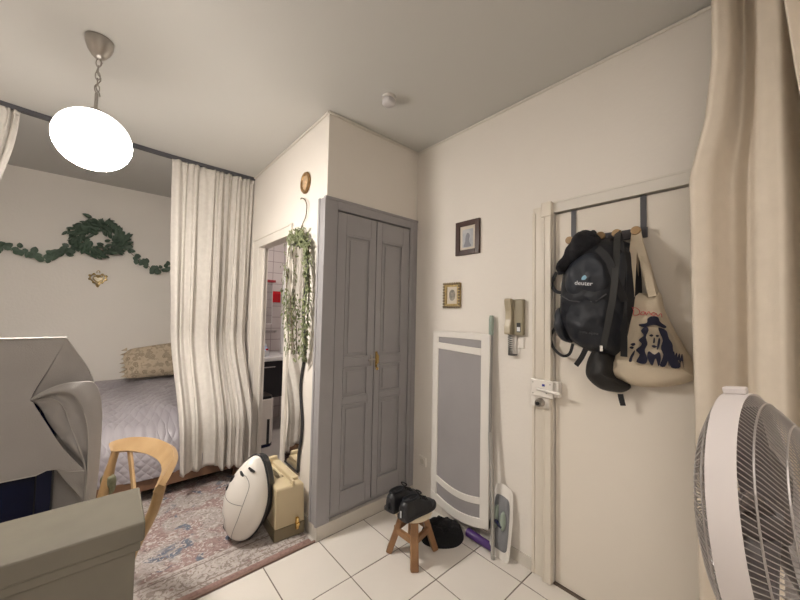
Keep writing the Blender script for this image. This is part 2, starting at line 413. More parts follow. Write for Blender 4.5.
# lintel board
m.box(XR-.012, XR+.01, DY0, DY1, DZ, DZ+.055); m.box(XR-.016, XR, DY0, .84, DZ+.052, DZ+.064)
struct('trim_4', m, TRIM, 'lintel board over the entrance door', bev=.002)
m = MB()
m.box(XR-.010, XR+.01, .86, .93, 0, DZ+.05); m.box(XR-.016, XR, .915, .932, 0, DZ+.02)
m.box(XR-.034, XR+.002, .817, .861, .004, DZ+.012); m.box(XR-.04, XR, .812, .87, DZ-.02, DZ+.062); m.box(XR-.038, XR, .85, .861, .004, DZ)
struct('trim_5', m, mat('post_paint', (.74, .68, .59), .4, var=.015), 'cream upright post on the lock side of the entrance door', bev=.003)
m = MB(); m.box(XR-.004, XR+.1, DY0, DY1, 0, .006); struct('trim_6', m, mat('threshold', (.12, .09, .07), .5))

# ================================================================ CLOSET
cl = thing('closet', 'tall blue-grey built-in closet with two narrow panelled doors', 'closet', (1.44, YC, .088))
m = MB()
m.box(XM-.012, 1.112, YC-.012, YC+.03, .088, 2.176); m.box(1.772, XR-.002, YC-.012, YC+.03, .088, 2.176)
m.box(1.112, 1.772, YC-.012, YC+.03, 2.107, 2.176)
m.box(XM-.012, XM+.0, YC+.03, 2.004, .088, 2.176); m.box(XM-.018, XM-.008, 1.985, 2.008, .088, 2.18); m.box(XM-.018, XR, YC-.018, YC-.006, 2.162, 2.18)
m.box(XM-.018, XM-.008, YC-.012, YC+.008, .088, 2.18); m.box(1.112, 1.772, YC+.02, YC+.03, .088, .12)
m.box(1.80, 1.815, YC-.017, YC-.01, .088, 2.165)
m.ob('frame', CLOS, cl, bev=.003)
bk = MB(); bk.box(1.04, XR, YC+.28, YC+.29, .09, 2.17); bk.ob('back_panel', CLOS, cl)
def leaf(x0, x1, px0, px1):
    d = MB(); zs = [(.238, .813), (.85, 1.06), (1.115, 1.955)]
    f0, f1 = YC-.004, YC+.02; rec = YC+.006
    d.box(x0, px0, f0, f1, .122, 2.098); d.box(px1, x1, f0, f1, .122, 2.098)
    zz = [.122]+[q for a in zs for q in a]+[2.098]
    for i in range(0, len(zz), 2): d.box(px0, px1, f0, f1, zz[i], zz[i+1])
    for a, b in zs:
        d.box(px0, px1, rec, f1, a, b)
        # moulding round the field and raised centre
        for (A, B, Cc, D) in ((px0, px1, a, a+.014), (px0, px1, b-.014, b), (px0, px0+.014, a+.014, b-.014), (px1-.014, px1, a+.014, b-.014)):
            d.box(A, B, YC-.007, rec, Cc, D)
        d.box(px0+.034, px1-.034, YC-.001, rec+.002, a+.034, b-.034)
    return d.ob('door', CLOS, cl, bev=.0035)
dl = leaf(1.118, 1.440, 1.187, 1.392); dr = leaf(1.446, 1.768, 1.494, 1.70)
h = MB(); h.box(1.408, 1.428, YC-.010, YC-.004, 1.05, 1.13); h.tube([(1.418, YC-.01, 1.10), (1.418, YC-.045, 1.10)], .007)
h.tube([(1.418, YC-.045, 1.10), (1.395, YC-.047, 1.102), (1.37, YC-.043, 1.098)], .006); hh = h.ob('handle', STEEL, dl, smooth=True)
h = MB(); h.box(1.418+.036, 1.418+.05, YC-.012, YC-.004, 1.04, 1.15); h.tube([(1.460, YC-.012, 1.06), (1.460, YC-.03, 1.075), (1.460, YC-.03, 1.12), (1.460, YC-.012, 1.14)], .006)
h.lathe([(.001, 0), (.01, .003), (.011, .012), (.001, .018)], 16, frame((1.46, YC-.012, 1.03), (1, 0, 0), (0, 0, 1), (0, -1, 0)))
h.ob('handle', BRASS, dr, smooth=True, bev=0)['label'] = 'brass latch handle'
for z in (.35, 1.1, 1.9):
    MB().tube([(1.775, YC-.012, z), (1.775, YC-.012, z+.07)], .006).ob('hinge', CLOS, dr)

# ================================================================ CURTAIN RAIL AND SHEER CURTAINS
rp = [(XM-.002, 3.402), (.70, 3.402), (.355, 3.399), (0, 3.365), (-.35, 3.32), (-.65, 3.275), (-1.1, 3.20), (-1.698, 3.10)]
RZ = H-.016
m = MB(); m.band([(x, y, RZ) for x, y in smooth([Vector(p) for p in rp], 30, False)], (0, 0, 1), .03, .03)
rail = tag(m.ob('curtain_rail', GREYMET), 'dark grey ceiling rail crossing in front of the bed alcove', 'curtain rail')
def sheer(name, x0, x1, label, hemz, bot, folds, seed, shift=None):
    root = thing(name, label, 'curtain', ((x0+x1)/2, 3.4, RZ))
    def fn(u, v):
        x = lerp(x0, x1, u); xb = lerp(bot[0], bot[1], u); hz = interp(hemz, u); z = lerp(RZ-.018, hz, v)
        k = sst(0, 1, v); X = lerp(x, xb, v**1.2) if shift is None else lerp(x, xb, shift(v))
        yr = interp(sorted([(a, b) for a, b in rp]), x)
        fwd = bot[2]*(1-sst(.45, 1.25, z))*(.9+.1*math.sin(u*9+seed))
        ph = (u+.045*math.sin(u*7.3+seed)+.022*math.sin(u*17+seed*2))*folds*2*PI
        A = lerp(.010, .030, sst(0, .5, v))*(.65+.55*math.sin(u*11+seed)**2)
        y = yr-fwd + A*math.sin(ph+.7*math.sin(3*u*PI+seed)+.5*v) + .010*math.sin(ph*2.3+seed+v*1.5)*(1-.3*v) + .014*math.sin(ph*.43+v*2.2+seed)*k
        y += .006*math.sin(ph*4.1)*(1-sst(0, .06, v))
        X += .006*math.sin(ph*1.1+v*4+seed)
        return (min(X, XM-.005), y, z)
    MB().grid(fn, 220, 90).ob('drape', CURT, root, smooth=True, solid=.002)
    hd = MB(); hd.grid(lambda u, v: (fn(u, 0)[0], fn(u, 0)[1]-.004+.000, RZ-.016-.03*v), 220, 2).ob('header_tape', CURT, root, smooth=True, solid=.004)
    return root
sheer('curtain', .357, 1.026, 'cream linen curtain hanging floor-length beside the bathroom doorway', [(0, .20), (.15, .185), (.3, .16), (.45, .19), (.55, .135), (.7, .17), (.85, .10), (1, .06)], (.44, .985, .455), 7, 1.3)
sheer('curtain', -1.25, -.505, 'cream linen curtain gathered at the far left end of the rail', [(0, .3), (1, .3)], (-1.3, -.84, .33), 8, 4.1, shift=lambda v: .75*sst(0, .6, v))

# ================================================================ BED
bd = thing('bed', 'low bed in the alcove under a lilac-grey quilt', 'bed', (-.3, 3.9, 0))
m = MB(); m.box(-1.4, .92, 3.06, 3.09, .10, .19); m.box(-1.4, .92, 4.64, 4.67, .10, .35); m.box(.89, .92, 3.09, 4.64, .10, .19); m.box(-1.4, -1.37, 3.09, 4.64, .10, .35); m.ob('frame', BEDWOOD, bd, bev=.004)
for x in (-1.36, .86):
    for y in (3.10, 4.60): MB().box(x, x+.05, y, y+.05, 0, .12).ob('leg', BEDWOOD, bd)
MB().box(-1.36, .88, 3.38, 4.66, .19, .50).ob('mattress', VWHITE, bd, bev=.04)
def quilt(u, v):
    # v: 0 at wall -> .7 front edge of the top -> 1 hem
    x = lerp(-1.42, .93, u)
    n1 = noise.noise(Vector((x*2.2, v*5, 1.3)))*.05+noise.noise(Vector((x*7, v*11, 4)))*.030+noise.noise(Vector((x*17+v*9, v*16, 8)))*.010
    if v < .5: t = v/.5; y = lerp(4.69, 3.85, t); z = lerp(.655, .635, t)+n1*sst(0, .12, v)
    else:
        t = (v-.5)/.5; a = min(t*1.12, 1)*PI/2; y = 3.85-.79*math.sin(a)**.9; z = .215+.42*math.cos(a)**.62+n1*(1-t)
        if t > .893: z = .215-(t-.893)*.3
        y += .4*n1*(1-t)+.015*math.sin(x*13+1)*t**2
    return (x, y, z)
MB().grid(quilt, 150, 110).ob('quilt', QUILT, bd, smooth=True, solid=.012)['label'] = 'crumpled lilac-grey quilt with diamond stitching'
# pillow
M = frame((.525, 4.53, .872), (1, 0, .02), (0, .38, .92), (0, -.92, .38))
pl = MB().puff([(-.36, -.17), (-.37, -.06), (-.39, .05), (-.34, .13), (-.2, .155), (0, .18), (.25, .20), (.40, .19), (.40, 0), (.38, -.19), (.1, -.19), (-.2, -.185)], .085, .07, amp=.03, fq=9, M=M, n=64)
for i in range(7):
    a = -.17+i*.047
    pl.add([(-.36, a, .01), (-.41-.012*(i % 2), a+.012, 0), (-.36, a+.04, .01), (-.36, a+.02, -.02)], [(0, 1, 2), (0, 3, 1), (1, 3, 2), (0, 2, 3)], M)
tag(pl.ob('pillow', PILLOWM, smooth=True), 'ochre pillow printed with brown rings leaning on the wall at the head of the bed', 'pillow')

# ================================================================ RUG
m = MB()
def rugf(u, v):
    x = lerp(-1.65, 1.00, u); y = lerp(1.925, 3.35, v)
    return (x, y, .009+.0015*noise.noise(Vector((x*3, y*3, 0))))
m.grid(rugf, 60, 40)
rg = tag(m.ob('rug', RUG, smooth=True, solid=.006), 'faded pink, blue and grey oriental rug in front of the bed', 'rug')
m = MB(); m.box(-1.7, XM-.01, 1.912, 1.926, 0, .010); struct('trim_7', m, mat('threshold_strip', (.24, .15, .12), .45), 'narrow brown strip where tiles meet the rug', bev=.002)

# ================================================================ PENDANT LAMP
LX, LY = -.092, 2.184
lp = thing('pendant_lamp', 'lit opal glass globe pendant hanging from the ceiling', 'lamp', (LX, LY, H))
T = Matrix.Translation((LX, LY, 0))
MB().lathe([(.001, H-.001), (.054, H-.001), (.056, H-.008), (.054, H-.03), (.044, H-.06), (.028, H-.085), (.014, H-.098), (.001, H-.10)], 40, T).ob('canopy', STEEL, lp, smooth=True)
m = MB()
for i in range(5):      # chain links
    zc = 2.627-i*.032; a = i % 2
    pts = [(math.cos(t)*.009*(1-a), math.cos(t)*.009*a, zc+math.sin(t)*.021) for t in [2*PI*k/16 for k in range(17)]]
    m.tube(pts, .0022, 6, T, cap=False)
m.ob('chain', STEEL, lp, smooth=True)
MB().tube([(0.004+.009*math.sin(k*1.2), .006*math.cos(k*1.4), 2.65-.19*k/12) for k in range(13)], .0028, 6, T).ob('cable', STEEL, lp, smooth=True)
MB().lathe([(.001, 2.475), (.007, 2.473), (.008, 2.40), (.010, 2.375), (.001, 2.374)], 16, T).ob('rod', STEEL, lp, smooth=True)
MB().lathe([(.001, 2.390), (.03, 2.388), (.050, 2.376), (.052, 2.366), (.001, 2.365)], 32, T).ob('cap', STEEL, lp, smooth=True)
prof = [(.001+.147*math.sin(PI*k/28)**.98, 2.238-.139*math.cos(PI*k/28)) for k in range(29)]
MB().lathe(prof, 48, T).ob('globe', OPAL, lp, smooth=True)['label'] = 'glowing white glass globe'
# fill light panel added behind the camera, out of view, and the bathroom light
r2 = thing('ceiling_lamp', 'square fill light panel added on the unseen ceiling behind the viewer', 'lamp', (0, -.6, H))
MB().box(-.62, .62, -1.12, -.08, H-.04, H-.001).ob('base', VWHITE, r2, bev=.01)
MB().box(-.58, .58, -1.08, -.12, H-.052, H-.041).ob('diffuser', RFILL, r2, bev=.004)
b2 = thing('ceiling_lamp', 'square ceiling lamp of the bathroom', 'lamp', (1.7, 3.5, 2.6))
MB().box(1.5, 1.9, 3.3, 3.7, 2.585, 2.599).ob('base', VWHITE, b2); MB().box(1.52, 1.88, 3.32, 3.68, 2.55, 2.584).ob('diffuser', BLAMP, b2)

# smoke detector
sd = thing('smoke_detector', 'small round white smoke detector on the ceiling', 'smoke detector', (1.227, 1.538, H))
T = Matrix.Translation((1.227, 1.538, H)) @ Matrix.Scale(1.2, 4) @ Matrix.Translation((0, 0, -H))
MB().lathe([(.001, H-.001), (.036, H-.001), (.036, H-.012), (.001, H-.012)], 28, T).ob('base', VWHITE, sd, smooth=True)
MB().lathe([(.001, H-.012), (.028, H-.013), (.028, H-.020), (.034, H-.022), (.034, H-.034), (.026, H-.042), (.001, H-.044)], 28, T).ob('cover', mat('detector_grey', (.62, .60, .60), .4), sd, smooth=True)

# ================================================================ WREATH, GARLANDS, HEART (on the alcove wall)
def leaf_at(mb, p, d, size, wid=.8, nrm=(0, -1, 0), tilt=.4):
    d = Vector(d).normalized(); n = Vector(nrm)+Vector((random.uniform(-tilt, tilt), random.uniform(-tilt*.3, tilt*.3), random.uniform(-tilt, tilt)))
    s = d.cross(n).normalized(); n = s.cross(d).normalized(); p = Vector(p)
    pr = [(0, .05), (.2, .42), (.5, .5), (.8, .33), (1, .03)]
    vs = []
    for t, w_ in pr:
        c = p+d*size*t - n*(t-.5)**2*size*.25
        vs += [c-s*w_*wid*size+n*size*.06, c, c+s*w_*wid*size+n*size*.06]
    f = []
    for i in range(4): f += [(i*3, i*3+1, i*3+4, i*3+3), (i*3+1, i*3+2, i*3+5, i*3+4)]
    mb.add(vs, f)
def wreath():
    root = thing('wreath', 'dark green leafy wreath on the alcove wall above a gold heart', 'wreath', (-.10, YB-.03, 2.16))
    lf = MB(); st = MB()
    cx, cz, ra, rb = -.105, 2.150, .150, .125
    st.tube([(cx+ra*math.cos(t), YB-.03, cz+rb*math.sin(t)+.0) for t in [2*PI*k/40 for k in range(41)]], .007, 6, cap=False)
    for i in range(320):
        t = random.uniform(0, 2*PI); k = random.gauss(0, .034)
        thin = math.cos(t-R(225))
        x = cx+(ra+k*1.1)*math.cos(t); z = cz+(rb+k)*math.sin(t)
        if math.sin(t) < -.2 and random.random() < .35: continue
        d = Vector((math.cos(t+1.2+random.uniform(-.8, .8)), random.uniform(-.5, .1), math.sin(t+1.2+random.uniform(-.8, .8))))
        leaf_at(lf, (x, YB-.03-random.uniform(0, .05), z), d, random.uniform(.045, .082), .46)
    for (x, z, dx, dz) in [(-.11, 2.28, .1, 1), (-.07, 2.30, .5, .8), (-.17, 2.25, -.4, 1), (.06, 2.17, 1, .3), (-.22, 2.20, -.8, .6), (-.06, 2.33, 1, -.1), (-.13, 2.03, .1, -1), (-.20, 2.05, -.6, -.5), (.02, 2.05, .7, -.5), (-.26, 2.10, -1, .1)]:
        for q in range(8): leaf_at(lf, (x+random.uniform(-.02, .02), YB-.05, z+random.uniform(-.02, .02)), (dx+random.uniform(-.4, .4), -.2, dz+random.uniform(-.4, .4)), .075, .36)
    st.ob('ring', STEM, root); lf.ob('foliage', LEAF, root)
    # small gap flowers not visible
wreath()
def garland(label, path, n, loc):
    root = thing('eucalyptus_garland', label, 'garland', loc)
    lf = MB(); pts = smooth([Vector(p) for p in path], n, False)
    MB().tube([(p[0], YB-.015, p[1]) for p in pts], .003, 6).ob('stem', STEM, root)
    for i, p in enumerate(pts):
        for q in range(2):
            a = random.uniform(0, 2*PI)
            leaf_at(lf, (p[0]+random.uniform(-.02, .02), YB-.02-random.uniform(0, .02), p[1]+random.uniform(-.02, .02)), (math.cos(a), -.1, math.sin(a)), random.uniform(.045, .07), .85)
    lf.ob('foliage', LEAF, root); return root
garland('round-leaved green garland left of the wreath', [(-1.0, 2.06), (-.80, 1.975), (-.72, 1.945), (-.62, 1.955), (-.55, 1.90), (-.47, 1.90), (-.43, 1.95), (-.36, 1.965), (-.33, 2.02), (-.27, 2.04)], 26, (-.6, YB-.02, 1.95))
garland('round-leaved green garland right of the wreath', [(.10, 2.10), (.17, 2.02), (.23, 1.98), (.30, 1.925), (.35, 1.88), (.41, 1.875), (.47, 1.90), (.53, 1.93), (.60, 1.95), (.8, 2.0)], 24, (.38, YB-.02, 1.9))
def heart():
    root = thing('heart_ornament', 'small gold filigree heart on the wall below the wreath', 'ornament', (-.1, YB-.01, 1.72))
    M = frame((-.10, YB-.012, 1.725), (1, 0, 0), (0, 0, 1), (0, -1, 0))
    def hp(s, k=40): return [(s*.0031*16*math.sin(t)**3, s*.0031*(13*math.cos(t)-5*math.cos(2*t)-2*math.cos(3*t)-math.cos(4*t))) for t in [2*PI*i/k for i in range(k+1)]]
    a = MB(); a.tube([(x, y, 0) for x, y in hp(1.25)], .007, 6, M, cap=False); a.tube([(x, y, .004) for x, y in hp(.75)], .006, 6, M, cap=False)
    for k in range(14):
        t = 2*PI*k/14; q = hp(1.25, 14)[k]; a.lathe([(.001, -.006), (.010, -.004), (.012, .003), (.001, .01)], 8, M @ Matrix.Translation((q[0]*1.12, q[1]*1.12, 0)))
    a.tube([(-.012, .065, 0), (-.01, .085, 0), (0, .095, 0), (.01, .085, 0), (.012, .065, 0)], .004, 6, M)
    a.ob('filigree', GOLD, root, smooth=True)
    MB().prism(hp(.7)[:-1], -.003, .005, 'XY', M).ob('centre', BIRCH, root)
heart()

# ================================================================ WALL MIRROR WITH IVY, MEDALLION
def mirror():
    root = thing('wavy_mirror', 'tall narrow wavy-edged mirror with dark rim beside the bathroom doorway', 'mirror', (XM, 2.26, .33))
    n = 60; Lp = []; Rp = []
    for i in range(n+1):
        z = lerp(.33, 1.93, i/n); wob = .022*math.sin((z-.33)*2*PI/.52+.9)
        Lp.append((2.385+wob, z)); Rp.append((2.165+wob, z))
    out = Rp+Lp[::-1]
    MB().prism(out, XM-.018, XM-.012).ob('glass', MIRR, root)
    m = MB(); m.tube([(XM-.015, Lp[-1][0], Lp[-1][1])]+[(XM-.015, y, z) for y, z in Rp[::-1]]+[(XM-.015, Lp[0][0], Lp[0][1])], .008, 8); m.ob('rim', BLACK, root, smooth=True)
    MB().prism([(a*1.0, b) for a, b in out], XM-.011, XM-.002).ob('backing', BLACK, root)
mirror()
def ivy():
    root = thing('ivy_garland', 'pale green trailing garland draped over the top of the wavy mirror', 'garland', (XM-.03, 2.3, 1.95))
    lf = MB(); st = MB()
    X0 = XM-.035
    paths = [([(2.27, 1.99), (2.36, 1.97), (2.43, 1.85), (2.44, 1.6), (2.41, 1.35)], 90, .025), ([(2.42, 1.75), (2.43, 1.5), (2.38, 1.28), (2.34, 1.15)], 80, .03),
             ([(2.27, 1.99), (2.18, 1.96), (2.09, 1.86), (2.065, 1.6), (2.08, 1.25)], 260, .04), ([(2.12, 1.9), (2.06, 1.65), (2.06, 1.4), (2.10, 1.12)], 240, .035),
             ([(2.37, 1.55), (2.32, 1.35), (2.30, 1.12)], 60, .03), ([(2.38, 1.97), (2.27, 1.95), (2.16, 1.97)], 120, .03)]
    for pth, cnt, wdt in paths:
        pts = smooth([Vector(p) for p in pth], 24, False)
        st.tube([(X0, p[0], p[1]) for p in pts], .003, 6)
        for i in range(cnt):
            p = random.choice(pts); a = random.gauss(-PI/2, .9)
            leaf_at(lf, (X0-random.uniform(-.01, .035), p[0]+random.gauss(0, wdt*.45), p[1]+random.uniform(-.05, .05)), (random.uniform(-.3, .3), math.cos(a), math.sin(a)), random.uniform(.02, .042), .45, (-1, 0, 0), .7)
    st.ob('stem', STEM, root); lf.ob('foliage', LEAF2, root)
ivy()
def twig():
    pts = [(XM-.012, 2.27, 1.99), (XM-.02, 2.24, 2.04), (XM-.012, 2.20, 2.10), (XM-.02, 2.17, 2.17), (XM-.02, 2.20, 2.22), (XM-.018, 2.26, 2.25), (XM-.008, 2.30, 2.255)]
    m = MB(); m.tube([tuple(p) for p in smooth([Vector(p) for p in pts], 24, False)], .0035, 6)
    tag(m.ob('hanging_cord', STEM, smooth=True), 'thin curly cord on the wall above the wavy mirror', 'cord')
twig()
def medal():
    root = thing('wall_plaque', 'small round gold-rimmed plaque on the wall above the mirror', 'plaque', (XM, 2.237, 2.352))
    M = frame((XM, 2.225, 2.355), (0, 1, 0), (0, 0, 1), (-1, 0, 0)) @ Matrix.Scale(1.25, 4) @ Matrix.Scale(1.16, 4, (0, 1, 0))
    MB().lathe([(.001, .001), (.052, .001), (.055, .008), (.05, .017), (.040, .015), (.037, .009), (.001, .009)], 40, M).ob('rim', mat('brown_gold', (.35, .21, .09), .35, .6, var=.3, vscale=40), root, smooth=True)
    MB().lathe([(.001, .009), (.036, .0092), (.034, .0115), (.001, .013)], 32, M).ob('centre', mat('tan_relief', (.55, .38, .23), .4, var=.35, vscale=50), root, smooth=True)
medal()

# ================================================================ BATHROOM CONTENTS
va = thing('vanity', 'black wall-hung bathroom vanity with a white top', 'cabinet', (1.6, 4.0, .4))
MB().box(1.16, 1.80, 3.95, 4.49, .41, .84).ob('body', BLKCAB, va, bev=.003)
dv = MB().box(1.165, 1.62, 3.935, 3.95, .42, .835).ob('door', BLKCAB, va, bev=.003)
MB().tube([(1.33, 3.935, .775), (1.33, 3.915, .775), (1.50, 3.915, .775), (1.50, 3.935, .775)], .007, 8).ob('handle', CHROME, dv, smooth=True)
MB().box(1.14, 1.84, 3.91, 4.495, .842, .89).ob('top', PURW, va, bev=.008)
wl = MB(); wl.box(1.74, 1.79, 4.03, 4.08, 0, .41); wl.ob('leg', DWOOD, va)
m = thing('mirror_cabinet', 'bathroom wall cabinet with mirror front above the vanity', 'cabinet', (1.4, 4.4, 1.25))
MB().box(1.18, 1.60, 4.34, 4.495, 1.26, 1.82).ob('body', PURW, m, bev=.004)
MB().box(1.19, 1.59, 4.33, 4.34, 1.27, 1.80).ob('mirror_door', MIRR, m)
MB().box(1.17, 1.61, 4.28, 4.34, 1.80, 1.83).ob('top_rail', mat('dark_red', (.25, .02, .03), .3), m)
m = MB(); m.box(1.18, 1.64, 4.28, 4.495, 1.155, 1.18); tag(m.ob('glass_shelf', CHROME), 'narrow metal shelf under the bathroom mirror cabinet', 'shelf')
m = MB(); m.box(1.612, 1.76, 4.488, 4.499, 1.55, 1.70)
struct('trim_8', m, REDT, 'red tiles among the white bathroom tiles')
sh = thing('shower_rail', 'white upright shower screen post in the bathroom', 'shower rail', (1.72, 4.2, 0))
MB().box(1.665, 1.70, 4.18, 4.21, .891, 1.95).ob('post', PURW, sh, bev=.004); MB().box(1.72, 1.735, 4.18, 4.21, .891, 1.95).ob('post', CHROME, sh)
MB().lathe([(.001, 0), (.03, 0), (.035, .03), (.02, .06), (.001, .06)], 16, Matrix.Translation((1.765, 4.15, 1.94))).ob('shower_head', VBLACK, sh)
m = MB(); M = frame((1.75, 4.14, 1.42), (1, 0, 0), (0, 0, 1), (0, -1, 0)); m.tube([(.045*math.cos(t), .075*math.sin(t), 0) for t in [2*PI*k/24 for k in range(25)]], .009, 8, M, cap=False)
tag(m.ob('towel_ring', REDT, smooth=True), 'red ring hanging on the bathroom post', 'ring')
def bottle(x, y, z, h_, r_, m1, cap, lab):
    root = thing('bottle', lab, 'bottle', (x, y, z)); T = Matrix.Translation((x, y, z))
    MB().lathe([(.001, 0), (r_, .002), (r_, h_*.62), (r_*.5, h_*.75), (r_*.35, h_*.8), (.001, h_*.8)], 20, T).ob('body', m1, root, smooth=True)
    MB().lathe([(.001, h_*.79), (r_*.5, h_*.8), (r_*.5, h_), (.001, h_)], 16, T).ob('cap', cap, root, smooth=True)
bottle(1.40, 4.10, .89, .17, .035, PURW, BOT, 'white bottle with a blue cap on the vanity top, furthest left')
bottle(1.47, 4.17, .89, .14, .03, BOT, PURW, 'pale blue bottle with a white cap on the vanity top')
bottle(1.44, 4.03, .89, .09, .028, GLASS, REDT, 'low clear bottle with a red cap on the vanity top')
# dehumidifier
dh = thing('dehumidifier', 'white boxy dehumidifier with black vented top inside the bathroom doorway', 'appliance', (1.27, 3.65, 0))
pts = [(1.16, 3.56), (1.345, 3.56), (1.375, 3.60), (1.375, 3.78), (1.345, 3.80), (1.16, 3.80)]
MB().prism(pts, .03, .50, 'XY').ob('body', VWHITE, dh, bev=.012)
MB().prism([(1.165, 3.565), (1.34, 3.565), (1.37, 3.6), (1.37, 3.78), (1.34, 3.79), (1.165, 3.79)], 0, .03, 'XY').ob('base', NAVY, dh)
MB().prism([(1.17, 3.57), (1.34, 3.57), (1.36, 3.6), (1.36, 3.78), (1.34, 3.79), (1.17, 3.79)], .50, .525, 'XY').ob('top_panel', VBLACK, dh)
m = MB()
for i in range(6): m.box(1.19, 1.35, 3.60+i*.032, 3.612+i*.032, .525, .534)
m.ob('vent', STEEL, dh)
MB().box(1.30, 1.325, 3.553, 3.561, .03, .29).ob('water_gauge', VBLACK, dh)

# ================================================================ VACUUM CLEANER (standing on end)
def vacuum():
    root = thing('vacuum_cleaner', 'white and black canister vacuum cleaner standing upright on the rug', 'vacuum cleaner', (.70, 2.22, .012))
    Nn = Vector((-.84, -.54, .10)).normalized(); Tt = Vector((.54, -.84, 0)).normalized(); Up = Tt.cross(Nn)*-1
    if Up.z < 0: Up = -Up
    M = frame((.705, 2.195, .268), Tt, Up, Nn) @ Matrix.Rotation(R(-9), 4, 'Z')
    def out(phi, k=1):
        c, s = math.cos(phi), math.sin(phi)
        w_ = .140*(1-.42*max(0, s)**1.5-.12*max(0, -s)**2)
        return (w_*math.copysign(abs(c)**.86, c), .250*math.copysign(abs(s)**.92, s)*k)
    def shell(D, e1, k):
        def fn(u, v):
            phi = 2*PI*u; rho = math.cos(v*PI/2); h_ = math.sin(v*PI/2)**e1
            x, y = out(phi); return (x*rho*k, y*rho*k, D*h_)
        return fn
    sh_ = MB().grid(shell(.125, .9, 1), 64, 22, M, closed=True).ob('shell', VWHITE, root, smooth=True)
    MB().grid(shell(-.105, .32, 1.0), 64, 22, M, closed=True).ob('base', VBLACK, root, smooth=True)
    def surf(x, y, off=.001):
        # point on the bulged shell above local (x, y)
        ph = math.atan2(y/.250, x/.125); X, Y = out(ph); rho = min(.98, math.hypot(x, y)/max(1e-6, math.hypot(X, Y)))
        return (x, y, .125*math.sqrt(1-rho*rho)**.9+off)
    m = MB(); m.tube([(out(2*PI*k/64)[0]*1.005, out(2*PI*k/64)[1]*1.005, -.004) for k in range(65)], .008, 8, M, cap=False); m.ob('bumper', VBLACK, root, smooth=True)
    seam = mat('seam_grey', (.25, .24, .23), .6)
    m = MB()
    for ln in ([(-.02, .165), (.02, .16), (.055, .12), (.058, .05), (.045, -.06), (.02, -.15), (-.005, -.225)], [(-.12, .02), (-.05, .005), (.052, .01)], [(-.12, -.09), (-.055, -.105), (-.04, -.215)]):
        m.tube([surf(x, y) for x, y in smooth([Vector(q) for q in ln], 30, False)], .0016, 5, M)
    m.ob('seam', seam, sh_)
    for (x, y, a, l_) in ((.03, .195, -.35, .045), (-.015, .165, -.35, .038), (-.085, .11, 1.2, .04), (-.105, .05, 1.35, .03), (-.075, -.18, -1.0, .045)):
        p0 = surf(x-math.cos(a)*l_/2, y-math.sin(a)*l_/2, .0); p1 = surf(x+math.cos(a)*l_/2, y+math.sin(a)*l_/2, .0)
        MB().tube([p0, surf(x, y, .001), p1], [.006, .009, .006], 8, M).ob('slot', VBLACK, sh_)
    MB().tube([(-.07, -.262, -.05), (-.07, -.262, .02)], .012, 10, M).ob('wheel', mat('blue_grey_wheel', (.12, .15, .22), .5), root, smooth=True)
vacuum()

# ================================================================ SEWING MACHINE CASE
def case():
    root = thing('sewing_machine_case', 'beige plastic carrying case with brown base beside the closet', 'case', (.91, 2.24, .012))
    O = .012
    MB().prism([(.815, 2.045), (1.008, 2.03), (1.012, 2.44), (.835, 2.45)], O, .085, 'XY').ob('base', BROWNB, root, bev=.006)
    # tapered hood
    b = [(.818, 2.048), (1.005, 2.034), (1.009, 2.436), (.838, 2.446)]
    t = [(.815, 2.030), (.985, 2.015), (.99, 2.43), (.835, 2.44)]
    v = [(x, y, .085) for x, y in b]+[(x, y, .325) for x, y in t]+[(lerp(x, .90, .05), lerp(y, 2.23, .02), .336) for x, y in t]
    f = [(3, 2, 1, 0)]+[(i, (i+1) % 4, 4+(i+1) % 4, 4+i) for i in range(4)]+[(4+i, 4+(i+1) % 4, 8+(i+1) % 4, 8+i) for i in range(4)]+[(8, 9, 10, 11)]
    hood = MB().add(v, f).ob('hood', BEIGE, root, bev=.006)
    MB().box(.925, .975, 2.075, 2.425, .334, .358).ob('ridge', BEIGE, hood, bev=.007)
    MB().box(.912, .928, 2.022, 2.072, .330, .362).ob('ridge_end', BEIGE, hood, bev=.004); MB().box(.90, .965, 2.40, 2.43, .334, .385).ob('ridge_end', BEIGE, hood, bev=.008)
    MB().tube([(.895, 2.17, .336), (.895, 2.18, .352), (.895, 2.24, .356), (.895, 2.30, .352), (.895, 2.31, .336)], .008, 8).ob('handle', BEIGE, root, smooth=True)
    MB().box(.872, .915, 2.17, 2.32, .3355, .3375).ob('handle_recess', BROWNB, hood)
    l = MB(); l.box(.945, .962, 2.018, 2.040, .055, .125); l.box(.942, .965, 2.012, 2.03, .075, .095); l.ob('latch', BRASS, root, bev=.002)['label'] = 'brass latch'
case()

